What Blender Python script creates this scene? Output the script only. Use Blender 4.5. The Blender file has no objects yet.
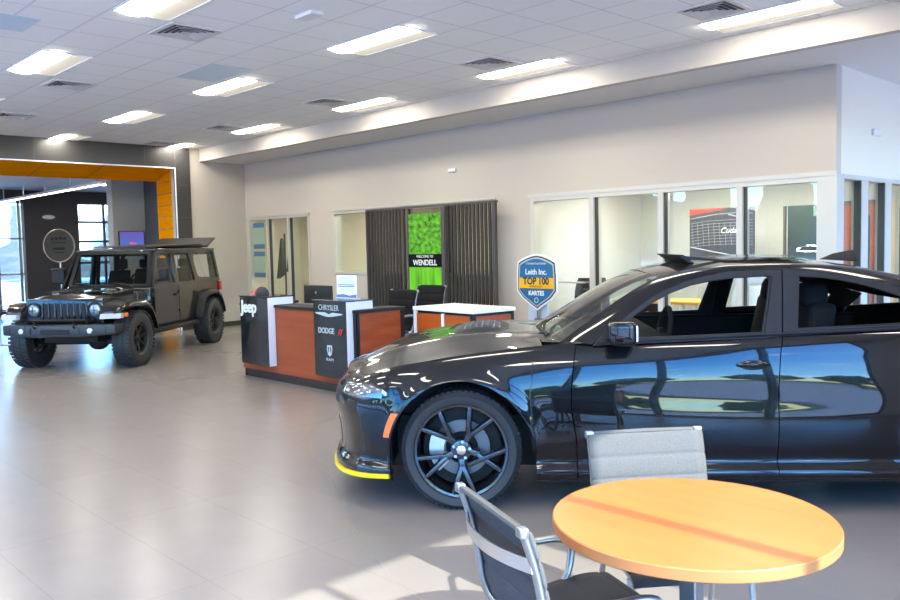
import bpy, bmesh, math, random
import numpy as np
from mathutils import Vector, Matrix
from mathutils.geometry import tessellate_polygon
random.seed(7)
S = bpy.context.scene
C = S.collection
PI = math.pi
# ------------------------------------------------------------------ camera
cam = bpy.data.cameras.new('camera'); cam.sensor_width = 36.0; cam.lens = 36.0*823/900
cam.clip_start = .05; cam.clip_end = 400
camo = bpy.data.objects.new('camera', cam); C.objects.link(camo)
_y, _p, _r = math.radians(-46.31), math.radians(-3.75), math.radians(-1.25)
_f = Vector((math.sin(_y)*math.cos(_p), math.cos(_y)*math.cos(_p), math.sin(_p)))
_rt = Vector((math.cos(_y), -math.sin(_y), 0)); _up = _rt.cross(_f)
_r2 = math.cos(_r)*_rt + math.sin(_r)*_up; _u2 = -math.sin(_r)*_rt + math.cos(_r)*_up
camo.matrix_world = Matrix(((_r2.x, _u2.x, -_f.x, 0), (_r2.y, _u2.y, -_f.y, 0), (_r2.z, _u2.z, -_f.z, 1.6), (0, 0, 0, 1)))
S.camera = camo
# ------------------------------------------------------------------ sky, sun, exposure
w = bpy.data.worlds.new('world'); S.world = w; w.use_nodes = True
nt = w.node_tree; bg = nt.nodes['Background']
sky = nt.nodes.new('ShaderNodeTexSky'); sky.sky_type = 'NISHITA'; sky.sun_disc = False
sky.sun_elevation = math.radians(34); sky.sun_rotation = math.radians(90)
sky.air_density = 1.1; sky.dust_density = .4; sky.ozone_density = 2.0
_mx = nt.nodes.new('ShaderNodeMix'); _mx.data_type = 'RGBA'; _mx.blend_type = 'MULTIPLY'; _mx.inputs[0].default_value = 1; _mx.inputs[7].default_value = (.62, .86, 1.22, 1)
_hs = nt.nodes.new('ShaderNodeHueSaturation'); _hs.inputs['Saturation'].default_value = 1.55; nt.links.new(sky.outputs[0], _hs.inputs['Color']); nt.links.new(_hs.outputs[0], _mx.inputs[6]); nt.links.new(_mx.outputs[2], bg.inputs[0]); bg.inputs[1].default_value = 1.5
sun = bpy.data.lights.new('sun', 'SUN'); sun.energy = 13; sun.angle = math.radians(.5); sun.color = (1, .95, .87)
suno = bpy.data.objects.new('sun', sun); C.objects.link(suno)
suno.rotation_euler = (0, math.radians(90-34), 0)      # shines from +x
S.view_settings.view_transform = 'Standard'; S.view_settings.look = 'None'
S.view_settings.gamma = 1; S.view_settings.use_curve_mapping = False; S.view_settings.exposure = 0.42
S.cycles.max_bounces = 10; S.cycles.transparent_max_bounces = 16; S.cycles.sample_clamp_indirect = 6
S.cycles.caustics_reflective = False; S.cycles.caustics_refractive = False
# daylight portals of the big window walls (skylight through the glazing)

# ------------------------------------------------------------------ materials
MATS = {}
def mat(n, col=(.5, .5, .5), rough=.5, metal=0, spec=.5, coat=0, emit=None, es=0, trans=0, alpha=1):
    if n in MATS: return MATS[n]
    m = bpy.data.materials.new(n); m.use_nodes = True; b = m.node_tree.nodes['Principled BSDF']
    b.inputs['Base Color'].default_value = (*col, 1); b.inputs['Roughness'].default_value = rough
    b.inputs['Metallic'].default_value = metal; b.inputs['Specular IOR Level'].default_value = spec
    b.inputs['Coat Weight'].default_value = coat; b.inputs['Coat Roughness'].default_value = .02
    if emit: b.inputs['Emission Color'].default_value = (*emit, 1); b.inputs['Emission Strength'].default_value = es
    b.inputs['Transmission Weight'].default_value = trans; b.inputs['Alpha'].default_value = alpha
    MATS[n] = m; return m
def nodes(m): return m.node_tree.nodes, m.node_tree.links, m.node_tree.nodes['Principled BSDF']
def noise_mat(n, c1, c2, scale=(1, 1, 1), rough=.5, ns=5, detail=4, bump=0, **k):
    m = mat(n, c1, rough, **k); N, L, b = nodes(m)
    tc = N.new('ShaderNodeTexCoord'); mp = N.new('ShaderNodeMapping'); mp.inputs['Scale'].default_value = scale
    no = N.new('ShaderNodeTexNoise'); no.inputs['Scale'].default_value = ns; no.inputs['Detail'].default_value = detail
    cr = N.new('ShaderNodeValToRGB'); cr.color_ramp.elements[0].position = .3; cr.color_ramp.elements[1].position = .7
    cr.color_ramp.elements[0].color = (*c1, 1); cr.color_ramp.elements[1].color = (*c2, 1)
    L.new(tc.outputs['Object'], mp.inputs[0]); L.new(mp.outputs[0], no.inputs[0]); L.new(no.outputs[0], cr.inputs[0]); L.new(cr.outputs[0], b.inputs['Base Color'])
    if bump:
        bp = N.new('ShaderNodeBump'); bp.inputs['Strength'].default_value = bump; bp.inputs['Distance'].default_value = .01
        L.new(no.outputs[0], bp.inputs['Height']); L.new(bp.outputs[0], b.inputs['Normal'])
    return m
def grid_mat(n, base, line, tx, ty, ox=0, oy=0, wd=.006, rough=.5, var=.0, mottle=0, **k):
    """rectangular joint grid in object x,y"""
    m = mat(n, base, rough, **k); N, L, b = nodes(m)
    tc = N.new('ShaderNodeTexCoord'); mp = N.new('ShaderNodeMapping'); mp.inputs['Location'].default_value = (ox, oy, 0)
    L.new(tc.outputs['Object'], mp.inputs[0])
    br = N.new('ShaderNodeTexBrick'); br.offset = 0; br.squash = 1
    br.inputs['Scale'].default_value = 1; br.inputs['Brick Width'].default_value = tx; br.inputs['Row Height'].default_value = ty
    br.inputs['Mortar Size'].default_value = wd; br.inputs['Mortar Smooth'].default_value = .1
    br.inputs['Color1'].default_value = (*base, 1); br.inputs['Color2'].default_value = (*[c*(1-var) for c in base], 1); br.inputs['Mortar'].default_value = (*line, 1)
    L.new(mp.outputs[0], br.inputs[0])
    out = br.outputs[0]
    if mottle:
        no = N.new('ShaderNodeTexNoise'); no.inputs['Scale'].default_value = 3; no.inputs['Detail'].default_value = 6
        mx = N.new('ShaderNodeMix'); mx.data_type = 'RGBA'; mx.blend_type = 'MULTIPLY'; mx.inputs[0].default_value = mottle
        L.new(mp.outputs[0], no.inputs[0]); L.new(out, mx.inputs[6]); L.new(no.outputs[1], mx.inputs[7]); 
        hs = N.new('ShaderNodeHueSaturation'); hs.inputs['Saturation'].default_value = .0; hs.inputs['Value'].default_value = 1.5
        L.new(no.outputs[1], hs.inputs['Color']); L.new(hs.outputs[0], mx.inputs[7]); out = mx.outputs[2]
    L.new(out, b.inputs['Base Color']); return m
def glass_mat(n, tint=(.93, .97, .95), refl=1.0):
    if n in MATS: return MATS[n]
    m = bpy.data.materials.new(n); m.use_nodes = True; N, L = m.node_tree.nodes, m.node_tree.links; N.clear()
    o = N.new('ShaderNodeOutputMaterial'); t = N.new('ShaderNodeBsdfTransparent'); g = N.new('ShaderNodeBsdfGlossy'); mx = N.new('ShaderNodeMixShader'); f = N.new('ShaderNodeFresnel')
    f.inputs[0].default_value = 1.5; t.inputs[0].default_value = (*tint, 1); g.inputs['Roughness'].default_value = 0; g.inputs[0].default_value = (1, 1, 1, 1)
    mm = N.new('ShaderNodeMath'); mm.operation = 'MULTIPLY'; mm.inputs[1].default_value = refl
    ge = N.new('ShaderNodeNewGeometry'); io = N.new('ShaderNodeMapRange'); io.inputs[3].default_value = 1.5; io.inputs[4].default_value = 1/1.5
    L.new(ge.outputs['Backfacing'], io.inputs[0]); L.new(io.outputs[0], f.inputs[0])   # the same pane reflectance from either face
    L.new(f.outputs[0], mm.inputs[0]); L.new(mm.outputs[0], mx.inputs[0]); L.new(t.outputs[0], mx.inputs[1]); L.new(g.outputs[0], mx.inputs[2]); L.new(mx.outputs[0], o.inputs[0])
    MATS[n] = m; return m

M_wall = mat('wall_paint', (.53, .475, .415), .7)
M_wall2 = mat('warm_office_paint', (.60, .55, .44), .7)
M_side = mat('white_side_wall_paint', (.74, .69, .60), .7)
M_white = mat('white_soffit_paint', (.70, .69, .67), .7)
M_floor = grid_mat('floor_tile', (.212, .188, .170), (.184, .163, .149), 1.22, .61, 0, 0, .004, .2, .05, .14, spec=.55)
N, L, b = nodes(M_floor)
_no = N.new('ShaderNodeTexNoise'); _no.inputs['Scale'].default_value = 5; _no.inputs['Detail'].default_value = 0; _mr = N.new('ShaderNodeMapRange'); _mr.inputs[3].default_value = .23; _mr.inputs[4].default_value = .31
L.new(_no.outputs[0], _mr.inputs[0]); L.new(_mr.outputs[0], b.inputs['Roughness'])
M_ceil = grid_mat('ceiling_tile_grid', (.95, .945, .925), (.70, .71, .72), .61, .5606, 3.609-.305+.61*4, -3.2156+.28+.5606*8, .008, .85, .02)
M_frame = mat('pale_aluminium_frame', (.58, .56, .52), .4, .2)
M_dkframe = mat('dark_window_frame', (.07, .06, .06), .5)
M_glass = glass_mat('window_glass')
M_carglass = glass_mat('car_glass', (.74, .82, .78))
M_darkpanel = mat('charcoal_composite_panel', (.045, .043, .042), .32)
M_dkwall = mat('charcoal_wall_paint', (.035, .030, .034), .6)
M_orange = noise_mat('amber_wood_panel', (.85, .29, .002), (.92, .36, .004), (1, .3, 6), .75, 4, spec=.0)
M_paint = mat('black_car_paint', (.004, .004, .005), .3, 0, .08, coat=1); MATS['black_car_paint'].node_tree.nodes['Principled BSDF'].inputs['Coat IOR'].default_value = 1.47
M_jpaint = mat('black_suv_paint', (.005, .005, .006), .3, 0, .1, coat=1)
M_dark = mat('black_plastic', (.010, .010, .011), .55, spec=.3)
M_satin = mat('satin_black_trim', (.012, .013, .016), .5, spec=.25)
M_int = mat('black_interior', (.007, .007, .008), .8, spec=.2)
M_rub = mat('tyre_rubber', (.022, .023, .026), .62)
M_rim = mat('gloss_dark_rim', (.085, .09, .105), .14, .9)
M_rimb = mat('black_rim', (.012, .012, .013), .3, .3)
M_steel = mat('brushed_steel', (.55, .55, .56), .35, 1)
M_disc = mat('brake_steel', (.16, .16, .17), .4, .8)
M_chrome = mat('chrome', (.8, .8, .82), .08, 1)
M_yel = mat('yellow_plastic', (.85, .62, .005), .35)
M_or = mat('orange_reflector', (.85, .14, .01), .25, coat=.5)
M_red = mat('red_lens', (.45, .01, .012), .2, coat=.6)
M_lens = mat('lamp_lens', (.30, .33, .38), .15, .6)
M_lens2 = mat('dark_chrome_lens', (.20, .205, .215), .12, .7)
M_headd = mat('smoked_headlamp', (.085, .085, .09), .10, 0, .5, coat=1)
M_wood = noise_mat('cherry_laminate', (.24, .048, .018), (.33, .075, .027), (.25, 1, 5), .42, 3, spec=.2)
M_woodd = noise_mat('deep_orange_laminate', (.34, .06, .008), (.42, .085, .012), (.25, 1, 4), .35, 3)
M_table = noise_mat('maple_table_top', (.40, .112, .021), (.47, .142, .028), (.6, 4, 1), .3, 3, spec=.4)
M_tedge = mat('table_edge_band', (.46, .16, .05), .4)
M_blk = mat('gloss_black_laminate', (.010, .011, .014), .12, coat=.3)
M_navy = mat('dark_slate_panel', (.008, .016, .022), .18, coat=.3)
M_lil = mat('pale_lilac_side', (.66, .66, .76), .4)
M_wht = mat('white_laminate', (.78, .78, .78), .35)
M_paper = mat('white_paper', (.80, .82, .84), .5)
M_blue = mat('mid_blue_print', (.05, .18, .42), .4)
M_sblue = mat('shield_blue', (.010, .115, .27), .35)
M_gold = mat('shield_gold', (.80, .40, .008), .35)
M_tred = mat('red_print', (.6, .02, .02), .4)
M_fab = noise_mat('grey_mesh_fabric', (.072, .070, .069), (.092, .089, .088), (1, 1, 1), .8, 160, 2, .2)
M_fabr = noise_mat('shaded_mesh_back', (.028, .03, .038), (.042, .044, .054), (1, 1, 1), .8, 160, 2, .2)  # darker copy of the front fabric, puts shade into the chair back
M_cush = mat('dark_seat_fabric', (.02, .02, .024), .8)
M_alu = mat('satin_aluminium', (.30, .31, .33), .32, .85)
M_lamp = mat('lamp_diffuser', (.9, .9, .85), .5, emit=(1, .93, .80), es=29)
M_lampr = mat('lamp_reflector_white', (.55, .52, .46), .6, emit=(1, .88, .70), es=.35)
M_vent = mat('vent_grey_metal', (.66, .62, .60), .5)
M_ventd = mat('vent_shadow_gap', (.10, .09, .09), .8)
M_cloth = mat('dark_cloth', (.03, .035, .04), .9)
M_redc = mat('red_cloth', (.55, .02, .03), .9)
M_asph = noise_mat('bounce_pale_ground', (.62, .61, .59), (.70, .69, .67), (1, 1, 1), .9, 2)  # outdoor ground paled to bounce more sunlight up to the ceiling
M_hill = noise_mat('hill_grass', (.07, .07, .04), (.15, .13, .085), (1, 1, 1), .9, .6)
M_leaf = noise_mat('autumn_foliage', (.05, .085, .02), (.16, .13, .04), (1, 1, 1), .9, 3)
M_leaf2 = noise_mat('bleached_yellow_foliage', (.70, .66, .45), (.85, .80, .6), (1, 1, 1), .9, 3)  # yellow leaves paled in colour to look overexposed
M_bark = mat('bark', (.06, .045, .03), .9)
M_green = noise_mat('printed_foliage', (.004, .035, .002), (.16, .60, .02), (1, 1, 1.3), .4, 11, 12)

# ------------------------------------------------------------------ mesh helpers
def tagit(o, label=None, cat=None, group=None, kind=None):
    if label: o['label'] = label
    if cat: o['category'] = cat
    if group: o['group'] = group
    if kind: o['kind'] = kind
    return o
def empty(name, loc, rz=0, label=None, cat=None, group=None):
    o = bpy.data.objects.new(name, None); C.objects.link(o); o.location = loc; o.rotation_euler = (0, 0, rz); o.empty_display_size = .1
    return tagit(o, label, cat, group)
def mk(name, V, Fc, m, parent=None, smooth=False, sharp=None, mats=None, fm=None, label=None):
    me = bpy.data.meshes.new(name); me.from_pydata([tuple(v) for v in V], [], Fc)
    for mm in (mats or [m]): me.materials.append(mm)
    if fm: 
        for p, i in zip(me.polygons, fm): p.material_index = i
    if smooth: 
        me.polygons.foreach_set('use_smooth', [True]*len(me.polygons))
    me.update()
    if smooth and sharp: me.set_sharp_from_angle(angle=math.radians(sharp))
    o = bpy.data.objects.new(name, me); C.objects.link(o)
    if parent: o.parent = parent
    if label: o['label'] = label
    return o
class MB:
    def __init__(s): s.v = []; s.f = []; s.m = []; s.mi = 0
    def add(s, V, Fc):
        n = len(s.v); s.v += [tuple(v) for v in V]; s.f += [tuple(i+n for i in f) for f in Fc]; s.m += [s.mi]*len(Fc); return s
    def bmadd(s, bm):
        bm.verts.index_update(); s.add([v.co for v in bm.verts], [[v.index for v in f.verts] for f in bm.faces]); bm.free(); return s
    def box(s, x0, x1, y0, y1, z0, z1, bev=0, rot=None, piv=None):
        bm = bmesh.new(); bmesh.ops.create_cube(bm, size=1)
        for v in bm.verts: v.co = Vector(((x0+x1)/2+v.co.x*(x1-x0), (y0+y1)/2+v.co.y*(y1-y0), (z0+z1)/2+v.co.z*(z1-z0)))
        if bev: bmesh.ops.bevel(bm, geom=bm.edges[:], offset=bev, segments=2, affect='EDGES', profile=.5)
        if rot is not None:
            p = Vector(piv) if piv else Vector(((x0+x1)/2, (y0+y1)/2, (z0+z1)/2))
            for v in bm.verts: v.co = p + rot @ (v.co-p)
        return s.bmadd(bm)
    def hexa(s, bot, top, bev=0):
        """4 bottom + 4 top points"""
        bm = bmesh.new(); vs = [bm.verts.new(p) for p in list(bot)+list(top)]
        for f in ((3, 2, 1, 0), (4, 5, 6, 7), (0, 1, 5, 4), (1, 2, 6, 5), (2, 3, 7, 6), (3, 0, 4, 7)): bm.faces.new([vs[i] for i in f])
        bmesh.ops.recalc_face_normals(bm, faces=bm.faces[:])
        if bev: bmesh.ops.bevel(bm, geom=bm.edges[:], offset=bev, segments=2, affect='EDGES', profile=.5)
        return s.bmadd(bm)
    def tube(s, pts, r, seg=10, closed=False, sx=1):
        P = [Vector(p) for p in pts]; n = len(P); rr = r if isinstance(r, (list, tuple)) else [r]*n
        V = []; up = None
        for i in range(n):
            if closed: t = P[(i+1) % n]-P[i-1]
            else: t = P[min(i+1, n-1)]-P[max(i-1, 0)]
            t.normalize()
            if up is None: up = Vector((0, 0, 1)) if abs(t.z) < .9 else Vector((1, 0, 0))
            a = t.cross(up); a.normalize(); bb = a.cross(t); bb.normalize(); up = bb
            for k in range(seg):
                an = 2*PI*k/seg; V.append(P[i]+rr[i]*(math.cos(an)*a*sx+math.sin(an)*bb))
        Fc = []
        for i in range(n if closed else n-1):
            j = (i+1) % n
            for k in range(seg): k2 = (k+1) % seg; Fc.append((i*seg+k, i*seg+k2, j*seg+k2, j*seg+k))
        if not closed: Fc += [tuple(range(seg-1, -1, -1)), tuple(range((n-1)*seg, n*seg))]
        return s.add(V, Fc)
    def lathe(s, prof, seg=32, axis='z', org=(0, 0, 0)):
        V = []; n = len(prof)
        for k in range(seg):
            a = 2*PI*k/seg
            for r, h in prof:
                c, d = r*math.cos(a), r*math.sin(a)
                p = {'z': (c, d, h), 'y': (c, h, d), 'x': (h, c, d)}[axis]
                V.append((p[0]+org[0], p[1]+org[1], p[2]+org[2]))
        Fc = []
        for k in range(seg):
            k2 = (k+1) % seg
            for i in range(n-1): Fc.append((k*n+i, k2*n+i, k2*n+i+1, k*n+i+1))
        return s.add(V, Fc)
    def cyl(s, p0, p1, r, seg=16): return s.tube([p0, p1], r, seg)
    def ell(s, c, r, seg=12, rings=8):
        bm = bmesh.new(); bmesh.ops.create_uvsphere(bm, u_segments=seg, v_segments=rings, radius=1)
        for v in bm.verts: v.co = Vector((c[0]+v.co.x*r[0], c[1]+v.co.y*r[1], c[2]+v.co.z*r[2]))
        return s.bmadd(bm)
    def grid(s, fn, nu, nv):
        V = [fn(i/(nu-1), j/(nv-1)) for i in range(nu) for j in range(nv)]
        return s.add(V, [(i*nv+j, (i+1)*nv+j, (i+1)*nv+j+1, i*nv+j+1) for i in range(nu-1) for j in range(nv-1)])
    def build(s, name, m, parent=None, smooth=False, sharp=40, recalc=True, label=None, mats=None, **tags):
        if recalc:
            bm = bmesh.new(); vs = [bm.verts.new(v) for v in s.v]; 
            for f, mi in zip(s.f, s.m):
                try: fc = bm.faces.new([vs[i] for i in f]); fc.material_index = mi
                except ValueError: pass
            bmesh.ops.recalc_face_normals(bm, faces=bm.faces[:])
            me = bpy.data.meshes.new(name); bm.to_mesh(me); bm.free()
        else:
            me = bpy.data.meshes.new(name); me.from_pydata(s.v, [], s.f)
            for p, i in zip(me.polygons, s.m): p.material_index = i
        for mm in (mats or [m]): me.materials.append(mm)
        if smooth:
            me.polygons.foreach_set('use_smooth', [True]*len(me.polygons)); me.update()
            if sharp: me.set_sharp_from_angle(angle=math.radians(sharp))
        o = bpy.data.objects.new(name, me); C.objects.link(o)
        if parent: o.parent = parent
        if label: o['label'] = label
        if tags: tagit(o, **tags)
        return o
def copy_tree(o, parent=None):
    c = o.copy(); C.objects.link(c); c.parent = parent
    for ch in list(o.children):
        copy_tree(ch, c)
    return c
def struct(name, mb, m, parent=None, **k):
    o = mb.build(name, m, parent, **k); o['kind'] = 'structure'; return o
def text(s, size, m, parent, M, ext=.002, name='lettering', align='CENTER', bold=0, shear=0, sx=1, label=None):
    cu = bpy.data.curves.new(name, 'FONT'); cu.body = s; cu.size = size; cu.extrude = ext; cu.align_x = align; cu.align_y = 'CENTER'; cu.offset = bold; cu.shear = shear
    cu.materials.append(m); o = bpy.data.objects.new(name, cu); C.objects.link(o); o.parent = parent
    me = bpy.data.meshes.new_from_object(o); bpy.data.objects.remove(o); me.transform(Matrix.Diagonal((sx, 1, 1, 1)))
    if not me.materials: me.materials.append(m)
    o = bpy.data.objects.new(name, me); C.objects.link(o); o.parent = parent; o.matrix_local = M
    if label: o['label'] = label
    return o
def plate(pts, holes, fmap, thick, mb):
    """2-D outline with holes -> 3-D plate through fmap(a,b,depth)"""
    loops = [list(pts)]+[list(h) for h in holes]
    tri = tessellate_polygon([[Vector((p[0], p[1], 0)) for p in l] for l in loops])
    flat = [p for l in loops for p in l]; n = len(flat)
    V = [fmap(p[0], p[1], 0) for p in flat]+[fmap(p[0], p[1], thick) for p in flat]
    Fc = [tuple(t) for t in tri]+[tuple(n+i for i in reversed(t)) for t in tri]
    k = 0
    for l in loops:
        for i in range(len(l)):
            a, b2 = k+i, k+(i+1) % len(l); Fc.append((a, b2, b2+n, a+n))
        k += len(l)
    return mb.add(V, Fc)
def cubic(tab):
    xs = np.array([t[0] for t in tab], float); ys = np.array([t[1:] for t in tab], float)
    d = (ys[1:]-ys[:-1])/(xs[1:]-xs[:-1])[:, None]; mm = np.vstack([d[:1], np.where(d[:-1]*d[1:] > 0, 2*d[:-1]*d[1:]/(d[:-1]+d[1:]+1e-12), 0), d[-1:]])
    def f(x):
        x = min(max(x, xs[0]), xs[-1]); i = min(int(np.searchsorted(xs, x, 'right'))-1, len(xs)-2); h = xs[i+1]-xs[i]; t = (x-xs[i])/h
        r = (2*t**3-3*t*t+1)*ys[i]+(t**3-2*t*t+t)*h*mm[i]+(-2*t**3+3*t*t)*ys[i+1]+(t**3-t*t)*h*mm[i+1]
        return float(r[0]) if len(r) == 1 else tuple(float(q) for q in r)
    return f

# ================================================================== THE SETTING
XL, XR, YB, YF, ZC, ZS, YK = -15.94, 1.75, 9.18, -4.5, 3.71, 3.45, 8.153
XE = -3.56   # outer corner of the glazed offices
def wall_panels(axis, c0, c1, a0, a1, z0, z1, holes):
    """wall slab between c0..c1 (thickness) along axis a, with rectangular holes (a0,a1,z0,z1)"""
    mb = MB(); cuts = sorted({a0, a1, *[h[0] for h in holes], *[h[1] for h in holes]})
    for s0, s1 in zip(cuts, cuts[1:]):
        if s1-s0 < 1e-6: continue
        mid = (s0+s1)/2; hs = sorted([h for h in holes if h[0] < mid < h[1]], key=lambda h: h[2]); z = z0
        for h in hs+[(0, 0, z1, z1)]:
            if h[2]-z > 1e-6:
                if axis == 'x': mb.box(s0, s1, c0, c1, z, h[2])
                else: mb.box(c0, c1, s0, s1, z, h[2])
            z = max(z, h[3])
    return mb
fl = MB().box(-30, XR, YF, 14, -.1, 0); struct('floor', fl, M_floor)
# ceilings
struct('ceiling', MB().box(XL, XR, YF, YK, ZC, ZC+.1), M_ceil)
struct('trim_1', MB().box(XL, XR, YK, YK+.12, ZS, ZC+.1), M_wall)            # bulkhead
struct('ceiling_soffit', MB().box(XL, XR, YK+.12, 14, ZS, ZS+.1), M_white)
# back wall with its openings
O1 = (-15.82, -13.53, 0, 2.29); O2 = (-12.74, -8.59, 1.12, 2.29); O3 = (-7.87, -3.68, 0, 2.29)
struct('wall_back', wall_panels('x', YB, YB+.14, -17.45, XE, 0, ZS, [O1, O2, O3]), M_wall)
struct('wall_office_side', wall_panels('y', XE-.12, XE, YB+.14, 14, 0, ZS, [(YB+.16, 12.4, 0, 2.29)]), M_side)
struct('wall_far_right', MB().box(XE, XR, 13.9, 14, 0, ZS), M_wall)
struct('wall_left', wall_panels('y', XL-.12, XL, YF, YB+.14, 0, ZC, [(1.0, 7.583, 0, 3.28)]), M_wall)
struct('wall_right', wall_panels('y', XR, XR+.2, YF, 14, 0, ZC, [(YF+.2, 3.36, .08, 3.47), (8.9, 13.4, .08, 3.40)]), M_wall)  # the far opening is added to light the office side wall
struct('wall_front', wall_panels('x', YF-.2, YF, XL, XR, 0, ZC, [(XL+.8, XR-.2, .08, 3.32)]), M_wall)
struct('baseboard_left', MB().box(XL, XL+.012, 7.913, YB, 0, .1), M_darkpanel)
bb = MB()
for a, b_ in ((XL, -15.82), (-13.53, -7.87)): bb.box(a, b_, YB-.012, YB, 0, .1)
struct('baseboard_back', bb, M_darkpanel)
# glazing of the two daylight walls (behind the photographer)
mb = MB()
for y in [3.33, 2.17, .72, -.75, -2.22, -3.69, YF+.22]: mb.box(XR+.035, XR+.145, y-.03, y+.03, .1, 3.45)
for y in (8.93, 10.5, 11.95, 13.37): mb.box(XR+.035, XR+.145, y-.03, y+.03, .1, 3.39)  # mullions of the unseen opening added for its daylight
mb.box(XR+.03, XR+.15, 8.9, 13.4, .08, .16); mb.box(XR+.03, XR+.15, 8.9, 13.4, 3.36, 3.40)
mb.box(XR+.03, XR+.15, YF+.2, 3.36, .08, .16); mb.box(XR+.03, XR+.15, YF+.2, 3.36, 3.44, 3.47)
wf = struct('window_1', mb, M_dkframe)
struct('pane', MB().box(XR+.085, XR+.091, YF+.2, 3.36, .1, 3.46), M_glass, wf)
mb = MB(); x = XR-.2
while x > XL+.8: mb.box(x-.035, x+.035, YF-.15, YF-.03, .08, 3.32); x -= 1.55
mb.box(XL+.8, XR-.2, YF-.15, YF-.03, .08, .16); mb.box(XL+.8, XR-.2, YF-.15, YF-.03, 3.26, 3.32)
wf = struct('window_2', mb, M_dkframe)
struct('pane', MB().box(XL+.8, XR-.2, YF-.091, YF-.085, .1, 3.3), M_glass, wf)
# glazed openings of the back wall
def glazing(name, x0, x1, z0, z1, mull, y=YB, fw=.05, m=M_frame, gaps=True, yd=.16):
    mb = MB()
    mb.box(x0, x1, y-.02, y+yd, z1-fw, z1); 
    mb.box(x0, x1, y-.02, y+yd, z0, z0+fw)
    for xx in (x0+fw/2, x1-fw/2, *mull): mb.box(xx-fw/2, xx+fw/2, y-.017, y+yd-.004, z0+.004, z1-.004)
    o = struct(name, mb, m)
    xs = [x0, *sorted(mull), x1]
    for a, b_ in zip(xs, xs[1:]): 
        p = MB().box(a+.02, b_-.02, y+.045, y+.055, z0+.02, z1-.02).build('pane', M_glass, o)
        MB().box(a+fw/2, a+fw/2+.014, y+.02, y+.08, z0+.03, z1-.03).build('gasket', M_darkpanel, p)
    return o
glazing('window_3', -15.82, -13.53, 0, 2.29, [-15.07, -14.28])
glazing('window_4', -12.74, -8.59, 1.12, 2.29, [-11.68, -10.66, -9.65])
g5 = glazing('window_5', -7.87, -3.68, 0, 2.29, [-6.78, -5.71, -4.65], fw=.075)
dh = MB().tube([(-7.62, YB-.06, 1.06), (-6.86, YB-.06, 1.06)], .014, 8); dh.box(-7.6, -7.58, YB-.06, YB+.05, 1.05, 1.07); dh.box(-6.9, -6.88, YB-.06, YB+.05, 1.05, 1.07)
dh.build('push_bar', M_steel, g5)
# side glazing of the corner office
mb = MB(); ys = [YB+.17, 9.98, 10.73, 11.5, 12.3]
for y in ys[1:]: mb.box(XE-.096, XE+.017, y-.1, y+.1, .004, 2.286)
mb.box(XE-.1, XE+.02, ys[0], 12.4, 2.24, 2.29); mb.box(XE-.1, XE+.02, ys[0], 12.4, 0, .08)
o = struct('window_6', mb, M_frame)
for a, b_ in zip(ys, ys[1:]):
    MB().box(XE-.06, XE-.05, a+.09, b_-.09, .05, 2.25).build('pane', M_glass, o)
    MB().box(XE-.06, XE+.012, b_-.125, b_-.102, .05, 2.25).build('gasket', M_darkpanel, o)
struct('trim_2', MB().box(XE-.12, XE+.019, YB-.022, YB+.18, 0, 2.285), M_frame)
struct('trim_3', MB().box(-7.9, XE+.01, YB-.03, YB, 2.27, 2.32), M_frame)
struct('trim_4', MB().box(-12.77, -8.56, YB-.02, YB, 2.28, 2.31), M_frame)
struct('trim_5', MB().box(-15.85, -13.5, YB-.02, YB, 2.28, 2.31), M_frame)
# rooms behind the glass
struct('wall_office_back', MB().box(-17.45, XE-.12, 12.4, 12.5, 0, 2.7), M_wall2)
struct('ceiling_office', MB().box(-17.45, XE-.12, YB+.14, 12.5, 2.55, 2.62), M_white)
for i, x in enumerate((-17.4, -13.3, -8.15)): struct('wall_partition_%d' % (i+1), MB().box(x-.05, x+.05, YB+.14, 12.4, 0, 2.55), M_wall2 if i < 2 else mat('office_grey_paint', (.60, .60, .58), .7))
struct('wall_partition_4', MB().box(-8.1, XE-.12, 12.38, 12.4, 0, 2.55), mat('office_grey_paint', (.60, .60, .58), .7))
for k, (x0, x1) in enumerate(((-15.4, -14.2), (-11.9, -10.5), (-7.2, -6.0), (-5.4, -4.3))):
    o = MB().box(x0, x1, 10.4, 11.0, 2.53, 2.549).build('office_fill_light', M_lamp)  # unseen glowing panels added to light the office interiors
    tagit(o, ['unseen fill light added in the posters office at far left', 'unseen fill light added in the office behind the slatted screens', 'unseen fill light added in the office over the grille poster', 'unseen fill light added in the glazed corner office'][k], 'ceiling light', 'added office fill lights')
# portal to the delivery room
mb = MB()
mb.box(XL, XL+.05, 7.583, 7.913, 0, ZC); mb.box(XL, XL+.05, -1.5, 7.583, 3.28, ZC); mb.box(XL, XL+.05, .6, 1.0, 0, 3.28)
ptl = struct('trim_6', mb, M_darkpanel)
jn = MB()
for y in (2.9, 4.95, 6.98, 7.6): jn.box(XL+.05, XL+.052, y-.006, y+.006, 3.28, ZC)
for z in (.7, 1.5, 2.3, 2.95): jn.box(XL+.05, XL+.052, 7.583, 7.913, z-.005, z+.005)
jn.build('panel_joint', M_ventd, ptl)
mb = MB()
ox, oz, ix, iy, iz = XL+.02, 3.28, -17.0, 7.70, 3.10
mb.hexa([(ox, 1.0, oz), (ox, 7.583, oz), (ix, iy, iz), (ix, .88, iz)], [(ox, 1.0, oz+.03), (ox, 7.613, oz+.03), (ix, iy+.03, iz+.03), (ix, .88, iz+.03)])
mb.hexa([(ox, 7.583, 0), (ix, iy, 0), (ix, iy+.03, 0), (ox, 7.613, 0)], [(ox, 7.583, oz), (ix, iy, iz), (ix, iy+.03, iz+.03), (ox, 7.613, oz+.03)])
rv = struct('trim_7', mb, M_orange)
jn = MB()
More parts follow.
